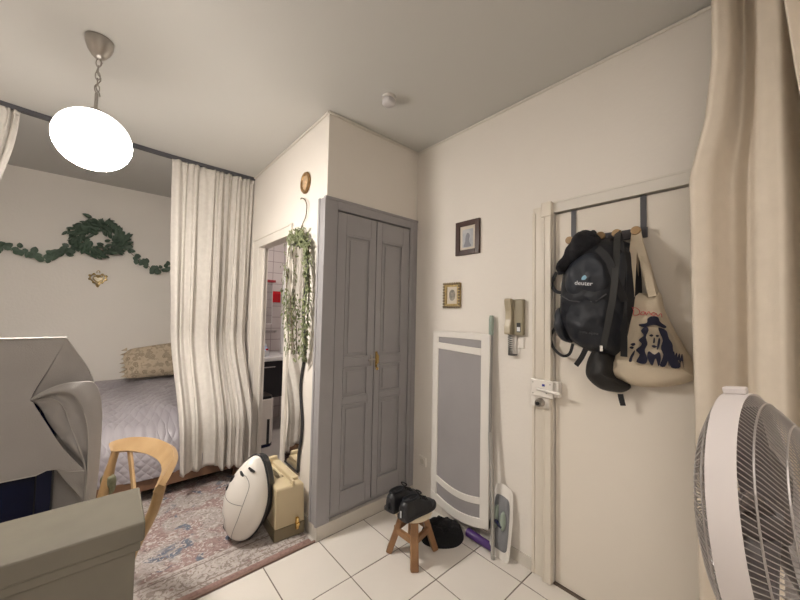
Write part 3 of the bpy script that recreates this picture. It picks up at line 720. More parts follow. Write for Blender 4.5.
# ================================================================ RADIATOR
def radiator():
    root = thing('radiator', 'white framed panel radiator with grey front and bowed lower edge', 'radiator', (1.80, 1.42, .13))
    Y0, Y1 = 1.186, 1.668; X0, X1 = 1.795, 1.825
    def bow(y, z, s=.038):     # bowed bars hang lower towards the door side
        t = (Y1-y)/(Y1-Y0); return z - .052*math.sin(t*PI)
    n = 16; ys_ = [lerp(Y0, Y1, i/n) for i in range(n+1)]
    def bar(za, zb, y0, y1, fa, fb):
        yy = [lerp(y0, y1, i/n) for i in range(n+1)]
        return [(y, fa(y, za)) for y in yy]+[(y, fb(y, zb)) for y in yy[::-1]]
    flat = lambda y, z: z+.004*math.sin((Y1-y)/(Y1-Y0)*PI)
    sl = lambda y, z: z-.018*(Y1-y)/(Y1-Y0)
    m = MB()
    m.box(X0, X1, 1.616, Y1, .125, 1.303); m.box(X0, X1, Y0, 1.252, .125, 1.305)
    m.prism(bar(1.262, 1.305, 1.25, 1.618, flat, flat), X0, X1)
    m.prism(bar(1.155+.028, 1.20+.028, 1.25, 1.618, sl, sl), X0, X1)
    m.prism(bar(.262, .305, 1.25, 1.618, bow, bow), X0, X1)
    m.prism(bar(.118, .178, Y0, Y1, bow, bow), X0-.001, X1)
    m.ob('frame', RADW, root, bev=.004)
    MB().prism(bar(.15, 1.295, 1.20, 1.66, bow, flat), X0+.008, X1-.004).ob('panel', RADG, root)
    MB().box(X1-.003, XR-.004, 1.24, 1.62, .25, 1.25).ob('heater_body', RADW, root)
    for z in (.4, 1.1):
        MB().box(XR-.006, XR, 1.3, 1.56, z, z+.04).ob('bracket', VWHITE, root)
radiator()
ot = thing('wall_socket', 'small white socket low on the wall beside the closet', 'socket', (XR, 1.80, .31))
MB().box(XR-.012, XR, 1.765, 1.835, .275, .345).ob('plate', VWHITE, ot, bev=.003)
MB().lathe([(.001, 0), (.02, 0), (.02, .004), (.001, .004)], 20, frame((XR-.012, 1.80, .31), (0, 1, 0), (0, 0, 1), (-1, 0, 0))).ob('outlet', SKIRT, ot)

# ================================================================ MOP
def mop():
    root = thing('flat_mop', 'flat mop leaning on the wall between radiator and door', 'mop', (1.79, 1.1, 0))
    MB().tube([(1.818, 1.192, 1.33), (1.790, 1.175, .70)], .0105, 12).ob('pole', POLE, root, smooth=True)
    MB().tube([(1.790, 1.175, .71), (1.768, 1.140, .30), (1.752, 1.125, .0)], [.0135, .0125, .011], 12).ob('lower_pole', mat('light_pole', (.42, .41, .39), .3, .4), root, smooth=True)
    MB().tube([(1.822, 1.193, 1.425), (1.821, 1.193, 1.40), (1.816, 1.191, 1.30)], [.012, .016, .015], 12).ob('grip', MINT, root, smooth=True)
    M = frame((1.806, 1.102, .200), (0, -1, -.03), (.1, -.03, 1), (-1, 0, .1))
    pad = [(-.060, -.19), (-.066, -.08), (-.066, .1), (-.058, .19), (-.03, .212), (.025, .208), (.056, .18), (.068, .05), (.068, -.1), (.060, -.195), (0, -.208)]
    MB().puff(pad, .012, .012, M=M).ob('pad', RADW, root, smooth=True)
    MB().puff([(x*.78, y*.72+.0) for x, y in pad], .012, 0, M=M @ Matrix.Translation((0, 0, .010))).ob('plate', MOPG, root, smooth=True)
    MB().tube([(-.04, .02, .03), (0, .0, .035), (.02, -.01, .03)], .011, 8, M).ob('joint', NAVY, root, smooth=True)
    MB().puff([(-.035, .06), (-.045, 0), (-.035, -.06), (-.018, -.06), (-.012, 0), (-.015, .06)], .02, 0, M=M @ Matrix.Translation((0, .03, .02))).ob('clip', MINT, root, smooth=True)
    MB().puff([(.01, .05), (.0, 0), (.012, -.05), (.03, -.045), (.038, 0), (.028, .05)], .02, 0, M=M @ Matrix.Translation((0, .02, .02))).ob('clip', MINT, root, smooth=True)
mop()
m = MB(); m.tube([(1.800, 1.350, .03), (1.799, 1.340, .03), (1.797, 1.15, .028), (1.797, 1.142, .028)], [.012, .026, .022, .014], 14)
tag(m.ob('purple_roll', PURP, smooth=True), 'purple cylinder lying on the floor under the radiator', 'roll')
# black fluffy slipper bag on the floor
fz = MB(); M = frame((1.675, 1.455, 0), (.72, -.69, 0), (.69, .72, 0), (0, 0, 1))
fz.puff([(-.12, -.08), (-.13, .03), (-.08, .12), (.04, .13), (.13, .09), (.14, -.02), (.08, -.10), (-.03, -.12)], .075, 0, amp=.02, fq=34, M=M)
fz.puff([(-.06, -.02), (-.06, .06), (.02, .10), (.08, .05), (.07, -.03), (0, -.05)], .10, 0, amp=.02, fq=30, seed=3, M=M)
tag(fz.ob('fluffy_slipper', FUZZ, smooth=True), 'black fluffy heap on the floor behind the stool', 'slipper')

# ================================================================ STOOL
def stool():
    cx, cy = 1.415, 1.46; sz = .265
    root = thing('step_stool', 'low round stool with brown wooden legs in front of the closet', 'stool', (cx-.0, cy, 0))
    T = Matrix.Translation((cx-.04, cy-.03, 0))
    MB().lathe([(.001, sz-.024), (.106, sz-.024), (.113, sz-.018), (.114, sz-.004), (.110, sz), (.001, sz)], 48, Matrix.Translation((1.418, 1.458, 0))).ob('seat', BIRCH, root, smooth=True)
    feet = [(1.333, 1.350), (1.325, 1.562), (1.552, 1.400), (1.545, 1.60)]
    tops = [(1.418+(x-cx)*.42, 1.458+(y-cy)*.42) for x, y in feet]
    for (fx, fy), (tx, ty) in zip(feet, tops):
        a = math.atan2(fy-cy, fx-cx); d = Vector((math.cos(a), math.sin(a), 0))
        MB().band([(fx, fy, 0), (tx, ty, sz-.024)], tuple(d), .046, .036).ob('leg', DWOOD, root, bev=.006)
    P = [(lerp(f[0], t[0], .42), lerp(f[1], t[1], .42), .10) for f, t in zip(feet, tops)]
    P = [Vector(p)+Vector((0, 0, .035)) for p in P]
    for a, b in ((0, 1), (0, 2), (1, 3), (2, 3)):
        MB().band([P[a], P[b]], (0, 0, 1), .022, .034).ob('stretcher', DWOOD, root, bev=.003)
stool()
def shoe(loc, ang, label, mirror=1):
    root = thing('shoe', label, 'shoe', loc, None)
    M = Matrix.Translation(loc) @ Matrix.Rotation(ang, 4, 'Z')
    L_ = .262
    def half(t):   # half widths of sole
        return interp([(0, .024), (.06, .039), (.3, .040), (.6, .050), (.8, .049), (.93, .033), (1, .006)], t)
    def top(t): return interp([(0, .085), (.08, .104), (.35, .098), (.5, .092), (.65, .07), (.82, .054), (.94, .042), (1, .028)], t)
    def body(u, v):
        t = max(0, min(1, (u-.04)/.93)); e = sst(0, .04, u)*(1-sst(.97, 1, u)); a = v*2*PI; x = t*L_-.010*sst(0, .04, u)+.010*sst(.97, 1, u); zt = .018+(top(t)-.018)*(.25+.75*e); hw = half(t)*mirror*(.02+.98*e)
        c, s = math.cos(a), math.sin(a)
        y = hw*math.copysign(abs(c)**.7, c)*(1-.25*max(0, s)); z = .018+(zt-.018)*max(0, s)**.55 if s > 0 else .018
        return (x, y+.006*math.sin(t*PI), z)
    up = MB().grid(body, 60, 32, M)
    up.ob('upper', SHOE, root, smooth=True)
    so = smooth([(lerp(-.006, L_+.006, t), s*(half(t)+.004)) for s, ts in ((1, (0, .06, .3, .6, .8, .93, 1)), (-1, (1, .93, .8, .6, .3, .06, 0))) for t in ts], 50)
    MB().prism([(p[0], p[1]+.004) for p in so], 0, .022, 'XY', M).ob('sole', SOLE, root, bev=.004)
    # collar opening
    m = MB(); m.tube([(.065+.055*math.cos(t), .024*math.sin(t)+.004, .101+.004*math.cos(t)*-1) for t in [2*PI*k/24 for k in range(25)]], .007, 8, M, cap=False); m.ob('collar', FAB, root, smooth=True)
    MB().puff([(.018, -.01), (.02, .016), (.065, .026), (.11, .018), (.112, -.01), (.065, -.018)], .002, .03, M=M @ Matrix.Translation((0, 0, .098))).ob('insole', LACE, root)
    lc = MB()
    for k in range(5):
        x = .125+k*.014; z = top(x/L_)+.004; lc.tube([(x, -.022, z-.012), (x+.005, 0, z), (x, .028, z-.012)], .003, 6, M)
    for s in (-1, 1):
        lc.tube([(.13+s*.002, .004+.022*s*math.sin(t), .100+.02*math.sin(t*.5)*1) if t < 5 else (.13, .004, .100) for t in [k*.45 for k in range(14)]], .0026, 6, M)
    lc.ob('laces', LACE, root, smooth=True)
    MB().box(-.014, -.009, .001, .009, .02, .055, M).ob('heel_tab', WHITEM if mirror > 0 else FAB, root)
shoe((1.288, 1.405, .265), R(2), 'black lace-up shoe with a white heel tab, nearer of the pair on the stool', 1)
shoe((1.285, 1.515, .265), R(8), 'black lace-up shoe on the stool, further of the pair', -1)

# ================================================================ PICTURES, INTERCOM
def picture(name, lab, y0, y1, z0, z1, wd_, mf, mount, inner):
    root = thing(name, lab, 'picture', (XR, (y0+y1)/2, z0)); m = MB(); x0 = XR-.018
    m.box(x0, XR, y0, y0+wd_, z0, z1); m.box(x0, XR, y1-wd_, y1, z0, z1); m.box(x0, XR, y0+wd_, y1-wd_, z0, z0+wd_); m.box(x0, XR, y0+wd_, y1-wd_, z1-wd_, z1)
    m.ob('frame', mf, root, bev=.003)
    MB().box(XR-.008, XR-.001, y0+wd_, y1-wd_, z0+wd_, z1-wd_).ob('mount', mount, root)
    return root, inner
p, _ = picture('framed_picture', 'dark brown framed portrait print high on the wall', 1.300, 1.502, 1.842, 2.080, .036, FRAMEB, MATB, None)
M = frame((XR-.0082, 1.401, 1.955), (0, -1, 0), (0, 0, 1), (-1, 0, 0))
MB().prism([(-.045, -.062), (.045, -.062), (.045, .065), (-.045, .065)], 0, .001, 'XY', M).ob('print', mat('blue_grey_print', (.33, .35, .40), .5, col2=(.55, .55, .55), vscale=18), p)
m = MB(); m.prism([(q[0], q[1]) for q in smooth([(-.03, -.055), (-.02, -.02), (-.015, .02), (0, .04), (.018, .02), (.012, -.02), (.03, -.055)], 28)], .001, .002, 'XY', M); m.ob('figure', mat('slate_print', (.22, .22, .25), .5), p)
p, _ = picture('framed_picture', 'small gold ornate framed oval portrait on the wall above the radiator', 1.458, 1.605, 1.478, 1.652, .026, GOLD, MATB, None)
M = frame((XR-.0082, 1.532, 1.566), (0, -1, 0), (0, 0, 1), (-1, 0, 0))
MB().prism([(.028*math.cos(t), .040*math.sin(t)) for t in [2*PI*k/28 for k in range(28)]], 0, .0012, 'XY', M).ob('print', mat('sepia_print', (.13, .12, .10), .5, col2=(.35, .32, .27), vscale=60), p)
m = MB()
for i in range(9):
    t = i/8
    for y in (1.462, 1.601): m.lathe([(.001, 0), (.009, 0), (.008, .006), (.001, .008)], 10, frame((XR-.018, y, lerp(1.482, 1.648, t)), (0, 1, 0), (0, 0, 1), (-1, 0, 0)))
for i in range(6):
    for z in (1.482, 1.648): m.lathe([(.001, 0), (.009, 0), (.008, .006), (.001, .008)], 10, frame((XR-.018, lerp(1.48, 1.585, i/5), z), (0, 1, 0), (0, 0, 1), (-1, 0, 0)))
m.ob('beading', mat('dark_gold', (.16, .12, .07), .4, .7), p, smooth=True)
ic = thing('intercom_phone', 'beige intercom handset on the wall beside the door post', 'telephone', (XR, 1.04, 1.31))
MB().box(XR-.034, XR, .978, 1.088, 1.312, 1.525).ob('base', PHONE2, ic, bev=.008)
hs = MB(); M = frame((XR-.034, 1.062, 1.422), (0, -1, 0), (0, 0, 1), (-1, 0, 0))
prof = [(-.108, .030), (-.095, .034), (-.06, .030), (-.02, .020), (.03, .020), (.07, .030), (.095, .034), (.108, .030)]
hs.prism([(z, d) for z, d in prof]+[(.108, 0), (.07, -.0), (-.07, 0), (-.108, 0)], -.021, .021, 'YZ', M)
hs.ob('handset', PHONE, ic, bev=.006)
MB().box(XR-.037, XR-.033, .994, 1.014, 1.335, 1.36).ob('button', WHITEM, ic); MB().box(XR-.0365, XR-.033, .992, 1.016, 1.33, 1.385).ob('button_panel', VBLACK, ic)
co = MB(); pts = []
for k in range(150):
    t = k/149; base = Vector((XR-.026, 1.065-.005*t-.03*sst(.75, 1, t), 1.315-.125*math.sin(t*PI*.62)/math.sin(PI*.5) ))
    pts.append(base+Vector((.010*math.cos(k*.75), .013*math.sin(k*.75), 0)))
co.tube(pts, .0025, 5); co.ob('coiled_cord', mat('cord_grey', (.07, .065, .06), .5), ic, smooth=True)
MB().tube([(XR-.01, 1.035, 1.318), (XR-.012, 1.04, 1.24), (XR-.012, 1.03, 1.195), (XR-.012, 1.015, 1.215), (XR-.006, 1.02, 1.25)], .0035, 6).ob('cable', VWHITE, ic, smooth=True)
jb = tag(MB().box(XR-.012, XR, .985, 1.018, 1.235, 1.30).ob('junction_box', VWHITE, bev=.003), 'tiny white junction box on the wall under the intercom handset', 'junction box')

# ================================================================ DOOR LOCK
lk = thing('door_lock', 'white surface-mounted rim lock on the entrance door', 'lock', (XR, .85, .95))
x0 = XR-.056
MB().box(x0, XR-.034, .795, .918, .985, 1.078).ob('case', VWHITE, lk, bev=.004); MB().box(XR-.034, XR+.011, .775, .815, .99, 1.075).ob('strike', VWHITE, lk, bev=.003)
MB().box(XR-.04, XR-.034, .825, .925, .925, .985).ob('plate', VWHITE, lk, bev=.003)
MB().tube([(x0-.004, .88, 1.028), (x0-.014, .75, 1.022)], .0085, 12).ob('bolt_handle', VWHITE, lk, smooth=True)
Mk = frame((XR-.04, .868, .952), (0, 1, 0), (0, 0, 1), (-1, 0, 0))
MB().lathe([(.001, 0), (.024, 0), (.024, .02), (.018, .034), (.001, .036)], 28, Mk).ob('knob', STEEL, lk, smooth=True)
MB().lathe([(.001, .034), (.010, .034), (.009, .042), (.001, .043)], 20, Mk).ob('keyhole', VBLACK, lk, smooth=True)
MB().box(x0-.001, x0, .838, .853, 1.045, 1.057).ob('badge', BLUEM, lk)['label'] = 'small blue badge'
for y, z in ((.905, 1.06), (.905, 1.0), (.81, 1.06), (.83, 1.01)): MB().lathe([(.001, 0), (.004, 0), (.003, .002), (.001, .002)], 10, frame((x0, y, z), (0, 1, 0), (0, 0, 1), (-1, 0, 0))).ob('screw', STEEL, lk)

# ================================================================ OVER-DOOR HOOK RACK
XD = XR+.012
rk = thing('hook_rack', 'over-door rack of dark straps and a bar with round wooden knobs', 'coat rack', (XD, .56, 1.83))
for y in (.712, .402):
    MB().band([(XD+.02, y, DZ-.004), (XD-.004, y, DZ-.004), (XD-.004, y, 1.99), (XD-.006, y, 1.84)], [(0, 0, 1), (-.7, 0, .7), (-1, 0, 0), (-1, 0, 0)], .024, .003).ob('strap', GREYMET, rk)
MB().box(XD-.016, XD-.006, .385, .735, 1.800, 1.848).ob('bar', GREYMET, rk, bev=.003)
KN = [.712, .566, .497, .420]
for y in KN:
    Mk = frame((XD-.016, y, 1.828), (0, 1, 0), (0, 0, 1), (-1, 0, 0))
    kb = MB().lathe([(.001, 0), (.008, 0), (.009, .03), (.001, .03)], 16, Mk).ob('peg', BLACK, rk, smooth=True)
    MB().lathe([(.001, .03), (.018, .03), (.020, .036), (.020, .046), (.018, .052), (.001, .053)], 24, Mk).ob('knob', WOOD, kb, smooth=True)

# ================================================================ BACKPACK, JACKET, SLING BAG, TOTE   (local x = -Y world, y = Z world, z towards the room)
def D(x=XD, y=0, z=0): return frame((x, y, z), (0, -1, 0), (0, 0, 1), (-1, 0, 0))
# outlines below are measured on the upright plane x = 1.76; DK/KP carry them to the depth where each piece hangs
def DK(x, d=0):
    k = (x-d)/1.76
    return frame((x, 0, 1.42), (0, -1, 0), (0, 0, 1), (-1, 0, 0)) @ Matrix.Diagonal((k, k, 1, 1)) @ Matrix.Translation((0, -1.42, 0))
def KP(x, y, z): return (x, y*x/1.76, 1.42+(z-1.42)*x/1.76)
bpk = thing('backpack', 'black and slate hiking backpack hanging from the door rack', 'backpack', (XD, .58, 1.25))
MB().puff([(-.65, 1.80), (-.715, 1.70), (-.735, 1.58), (-.742, 1.50), (-.735, 1.40), (-.69, 1.30), (-.65, 1.265), (-.56, 1.235), (-.48, 1.24), (-.43, 1.33), (-.405, 1.5), (-.41, 1.66), (-.43, 1.76), (-.52, 1.81), (-.60, 1.83)], .19, 0, amp=.022, fq=14, e=2.6, M=DK(XD-.006, .07), n=72).ob('body', FAB, bpk, smooth=True)
MB().puff([(-.68, 1.70), (-.715, 1.62), (-.70, 1.54), (-.64, 1.50), (-.56, 1.50), (-.50, 1.55), (-.49, 1.64), (-.53, 1.71), (-.60, 1.745)], .075, 0, amp=.015, fq=18, seed=2, M=DK(XD-.14)).ob('top_lid', FAB2, bpk, smooth=True)
fp = MB().puff([(-.66, 1.52), (-.71, 1.44), (-.70, 1.34), (-.64, 1.285), (-.55, 1.27), (-.50, 1.30), (-.475, 1.42), (-.50, 1.52), (-.58, 1.54)], .065, 0, amp=.02, fq=18, seed=5, M=DK(XD-.150)).ob('front_pocket', FAB, bpk, smooth=True)
MB().puff([(-.74, 1.47), (-.748, 1.38), (-.72, 1.31), (-.68, 1.30), (-.67, 1.40), (-.69, 1.47)], .12, 0, amp=.012, fq=18, M=DK(XD-.02)).ob('side_pocket', FAB2, bpk, smooth=True)
MB().puff([(-.47, 1.72), (-.49, 1.6), (-.47, 1.5), (-.42, 1.5), (-.405, 1.6), (-.42, 1.74)], .16, 0, amp=.01, fq=14, M=DK(XD-.01)).ob('side_pocket', FAB2, bpk, smooth=True)
def strap(root, name, pts, w_, n=20, m=STRAP, t=.004):
    return MB().band([KP(*p) for p in smooth([Vector(p) for p in pts], n, False)], (-1, 0, 0), w_, t).ob(name, m, root)
strap(bpk, 'grab_loop', [(XD-.035, .60, 1.80), (XD-.035, .595, 1.835), (XD-.035, .585, 1.845), (XD-.035, .575, 1.835), (XD-.035, .56, 1.79)], .014)
strap(bpk, 'shoulder_strap', [(XD-.20, .565, 1.76), (XD-.225, .52, 1.70), (XD-.23, .49, 1.6), (XD-.17, .455, 1.5)], .03)
strap(bpk, 'shoulder_strap', [(XD-.03, .76, 1.66), (XD-.03, .785, 1.60), (XD-.04, .765, 1.56), (XD-.05, .735, 1.55)], .018)
strap(bpk, 'hip_strap', [(XD-.03, .76, 1.38), (XD-.03, .79, 1.32), (XD-.035, .775, 1.26), (XD-.04, .73, 1.225), (XD-.05, .695, 1.24), (XD-.06, .68, 1.29)], .014)
strap(bpk, 'hip_strap', [(XD-.08, .62, 1.27), (XD-.085, .64, 1.225), (XD-.08, .665, 1.185)], .024, 8)
# zipper line and logo
def text(root, s, size, M, m, name, ext=.0006):
    cu = bpy.data.curves.new(name, 'FONT'); cu.body = s; cu.size = size; cu.extrude = ext; cu.align_x = 'CENTER'; cu.resolution_u = 2
    o = bpy.data.objects.new('tmp', cu); C.objects.link(o); dg = bpy.context.evaluated_depsgraph_get(); dg.update()
    me = bpy.data.meshes.new_from_object(o.evaluated_get(dg)); bpy.data.objects.remove(o)
    me.materials.clear(); me.materials.append(m); me.transform(M)
    q = bpy.data.objects.new(name, me); C.objects.link(q); q.parent = root
    if root.type == 'EMPTY': q.matrix_parent_inverse = Matrix.Translation(root.location).inverted()
    return q
LG = frame((XD-.228, .585, 1.572), (.1, -1, -.12), (-.1, -.12, 1), (-1, -.1, -.1))
text(bpk, 'deuter', .028, LG, WHITEM, 'logo_lettering')
MB().puff([(-.010, .026), (-.006, .040), (.004, .046), (.011, .036), (.006, .026), (-.002, .024)], .0015, 0, M=LG, n=20).ob('logo_mark', mat('pale_blue_logo', (.25, .45, .60), .5), bpk)
MB().tube([(XD-.198, y, z) for y, z in [(.70, 1.53), (.66, 1.505), (.60, 1.495), (.54, 1.50), (.50, 1.53)]], .003, 6).ob('zip', GREYMET, bpk)
text(bpk, 'trans alpine', .017, frame((XD-.222, .565, 1.35), (.05, -1, -.1), (-.1, -.1, 1), (-1, 0, -.1)), GREYMET, 'lettering')
# dark knitted garment thrown over the first knobs
jk = MB()
jk.puff([(-.635, 1.856), (-.67, 1.82), (-.71, 1.75), (-.752, 1.685), (-.750, 1.65), (-.71, 1.655), (-.655, 1.69), (-.595, 1.735), (-.555, 1.78), (-.56, 1.81), (-.60, 1.842)], .10, 0, amp=.04, fq=20, seed=9, e=1.9, M=DK(XD-.12), n=60)
jk.puff([(-.63, 1.858), (-.67, 1.81), (-.66, 1.76), (-.59, 1.77), (-.56, 1.81), (-.58, 1.84)], .05, .1, amp=.02, fq=30, seed=4, M=DK(XD-.12))
jk.tube([(XD-.13, .715, 1.655), (XD-.135, .722, 1.66), (XD-.13, .72, 1.645)], .020, 12)
tag(jk.ob('knitted_hood', JACK, smooth=True), 'black knitted garment bunched over the upper left of the backpack', 'garment')
# sling bag
sb = thing('sling_bag', 'black sling bag hanging by a long strap between backpack and tote', 'bag', (XD, .52, 1.1))
strap(sb, 'shoulder_strap', [(XD-.045, .481, 1.825), (XD-.15, .483, 1.79), (XD-.235, .490, 1.65), (XD-.24, .505, 1.50), (XD-.20, .545, 1.28)], .026, 26, m=mat('sling_webbing', (.022, .022, .022), .6))
strap(sb, 'shoulder_strap', [(XD-.045, .479, 1.825), (XD-.12, .468, 1.75), (XD-.14, .46, 1.5), (XD-.12, .46, 1.25)], .026, 20)
MB().puff([(-.565, 1.30), (-.600, 1.22), (-.608, 1.155), (-.58, 1.115), (-.53, 1.088), (-.47, 1.088), (-.435, 1.115), (-.445, 1.14), (-.475, 1.17), (-.49, 1.28), (-.53, 1.32)], .13, 0, amp=.018, fq=14, e=2.2, M=DK(XD-.012), n=64).ob('pouch', mat('sling_fabric', (.011, .010, .010), .6, var=.2, bump=.2, bscale=60), sb, smooth=True)
MB().box(XD-.212, XD-.206, .512, .523, 1.275, 1.30).ob('buckle', CHROME, sb)['label'] = 'silver buckle'
strap(sb, 'pull_tab', [(XD-.06, .475, 1.08), (XD-.06, .472, 1.06), (XD-.055, .465, 1.03)], .022, 6)
# tote
tt = thing('tote_bag', 'natural canvas tote bag printed with a portrait in a hat', 'tote bag', (XD, .40, 1.13))
outl = [(-.466, 1.552), (-.462, 1.50), (-.478, 1.38), (-.508, 1.22), (-.538, 1.148), (-.536, 1.140), (-.49, 1.137), (-.42, 1.122), (-.34, 1.130), (-.26, 1.158), (-.215, 1.188), (-.212, 1.198), (-.235, 1.27), (-.285, 1.38), (-.315, 1.46), (-.33, 1.535), (-.36, 1.535), (-.40, 1.538)]
body = MB().puff(outl, .05, 0, amp=.028, fq=9, seed=6, e=3.6, M=DK(XD-.035, .03), n=96, rings=12).ob('body', CANVAS, tt, smooth=True)
strap(tt, 'handle', [(XD-.08, .432, 1.52), (XD-.085, .425, 1.65), (XD-.07, .416, 1.77), (XD-.045, .406, 1.823), (XD-.07, .400, 1.77), (XD-.085, .376, 1.65), (XD-.08, .352, 1.52)], .030, 40, m=CANVAS)
strap(tt, 'handle', [(XD-.03, .42, 1.52), (XD-.035, .415, 1.65), (XD-.035, .41, 1.77), (XD-.04, .406, 1.822), (XD-.035, .398, 1.77), (XD-.03, .37, 1.65), (XD-.02, .335, 1.50)], .030, 40, m=CANVAS)
# print: bust of a figure with a hat and long hair, in flat ink shapes lying on the canvas front
PR = frame((XD-.099, .352, 1.305), (0.03, -1, 0), (0.06, 0, 1), (-1, 0, .05))
ink = MB()
def flat(pts, lvl=.003, n=40): ink.prism([tuple(p) for p in smooth(pts, n)], lvl-.002, lvl, 'XY', PR)
flat([(-.052, .092), (-.024, .100), (-.020, .120), (-.004, .130), (.016, .126), (.024, .106), (.044, .088), (.036, .080), (.004, .092), (-.036, .082)])            # hat
flat([(-.026, .085), (-.044, .066), (-.034, .045), (-.052, .024), (-.040, .005), (-.062, -.02), (-.048, -.04), (-.060, -.072), (-.030, -.078), (-.020, -.055), (-.030, -.02), (-.020, .01), (-.026, .04), (-.016, .07)])
flat([(.018, .082), (.044, .070), (.052, .04), (.064, .015), (.068, -.02), (.090, -.075), (.060, -.082), (.052, -.05), (.040, -.08), (.022, -.078), (.034, -.035), (.026, -.005), (.032, .03), (.022, .06)])
flat([(-.016, -.022), (.004, -.034), (.020, -.022), (.026, -.05), (.018, -.082), (.008, -.05), (-.004, -.082), (-.020, -.05)])
flat([(-.014, .046), (-.006, .052), (.000, .047), (-.006, .041)], n=14); flat([(.008, .046), (.013, .051), (.020, .047), (.014, .041)], n=14)
flat([(-.006, .002), (.002, .006), (.013, .001), (.003, -.006)], n=14); flat([(.002, .038), (.006, .033), (.005, .016), (-.001, .016)], n=12); flat([(.018, .035), (.024, .03), (.020, .0), (.012, -.012)], n=14)
for k in range(6): flat([(.050+k*.007, .012-k*.016), (.055+k*.008, -.02), (.054+k*.009, -.078), (.049+k*.009, -.05)], .0035, 14)
for q in ([(-.082, .004), (-.068, .010), (-.064, .002), (-.074, -.004)], [(-.088, -.072), (-.080, -.045), (-.066, -.022), (-.068, -.04), (-.074, -.055), (-.078, -.074)], [(-.086, -.012), (-.076, -.018), (-.07, -.010), (-.078, -.006)]): flat(q, n=16)
ink.ob('print', INK, body)['label'] = 'dark portrait print'
rd = MB()
for ln in ([(-.075, .165), (-.070, .15), (-.072, .135), (-.055, .135), (-.048, .15), (-.06, .165), (-.078, .168)], [(-.04, .15), (-.045, .138), (-.034, .136), (-.03, .146), (-.038, .151)],
           [(-.028, .148), (-.024, .136), (-.016, .15), (-.010, .138)], [(0, .146), (-.008, .138), (.004, .133), (.007, .143), (0, .148)], [(.01, .144), (.016, .13), (.026, .142), (.03, .125)]):
    rd.tube([(*p, .003) for p in smooth([Vector(q) for q in ln], 18, False)], .0016, 5, PR)
rd.ob('lettering', RED, body)['label'] = 'red script lettering'

# ================================================================ RIGHT-HAND CURTAIN
def rcurt():
    root = thing('door_curtain', 'heavy beige curtain hanging in deep folds over the right of the entrance door', 'curtain', (1.6, -.05, H))
    key = lambda a, b, k: lerp(a, b, k)
    def fn(u, v):
        z = lerp(H-.01, .05, v)
        yl = interp([(0, .135), (1.1, .12), (1.75, .185), (2.1, .135), (2.3, .13), (2.75, .13)], z) if False else interp([(0, .195), (1.13, .197), (1.5, .20), (1.94, .20), (2.14, .155), (2.35, .135), (2.75, .13)], z)
        yr = -.52
        y = lerp(.135, yr, u)+(yl-.135)*(1-sst(0, .22, u))
        ph = (u+.03*math.sin(u*9)+.012*math.sin(z*1.1+u*5))*5.2*2*PI
        f = math.sin(ph); x = 1.62-.050*math.copysign(abs(f)**.6, f)-.012*math.sin(ph*2.2+1)-.012*noise.noise(Vector((u*6, z*.7, 2)))
        x -= .02*math.exp(-((u-.03)/.03)**2)
        return (x, y, z)
    MB().grid(fn, 200, 90).ob('drape', CURT2, root, smooth=True, solid=.003)
    # the second layer, caught back at the top right and falling diagonally
    def fn2(u, v):
        z = lerp(H-.01, .05, v)
        yl = interp([(0, -.14), (1.2, -.10), (1.6, -.07), (1.9, -.055), (2.15, -.03), (2.4, -.012), (2.75, 0)], z)
        y = lerp(yl-.02, -.60, u)
        x = 1.50-.03*math.sin(u*5*2*PI+1+z*.5)-.02*math.exp(-((z-2.15)/.25)**2)*math.cos(u*9)+.01*math.sin(z*4)
        return (x, y, z)
    MB().grid(fn2, 120, 70).ob('front_drape', CURT2, root, smooth=True, solid=.003)
    MB().tube([(1.56, .16, H-.02), (1.56, -1.39, H-.02)], .011, 10).ob('rod', STEEL, root)
rcurt()

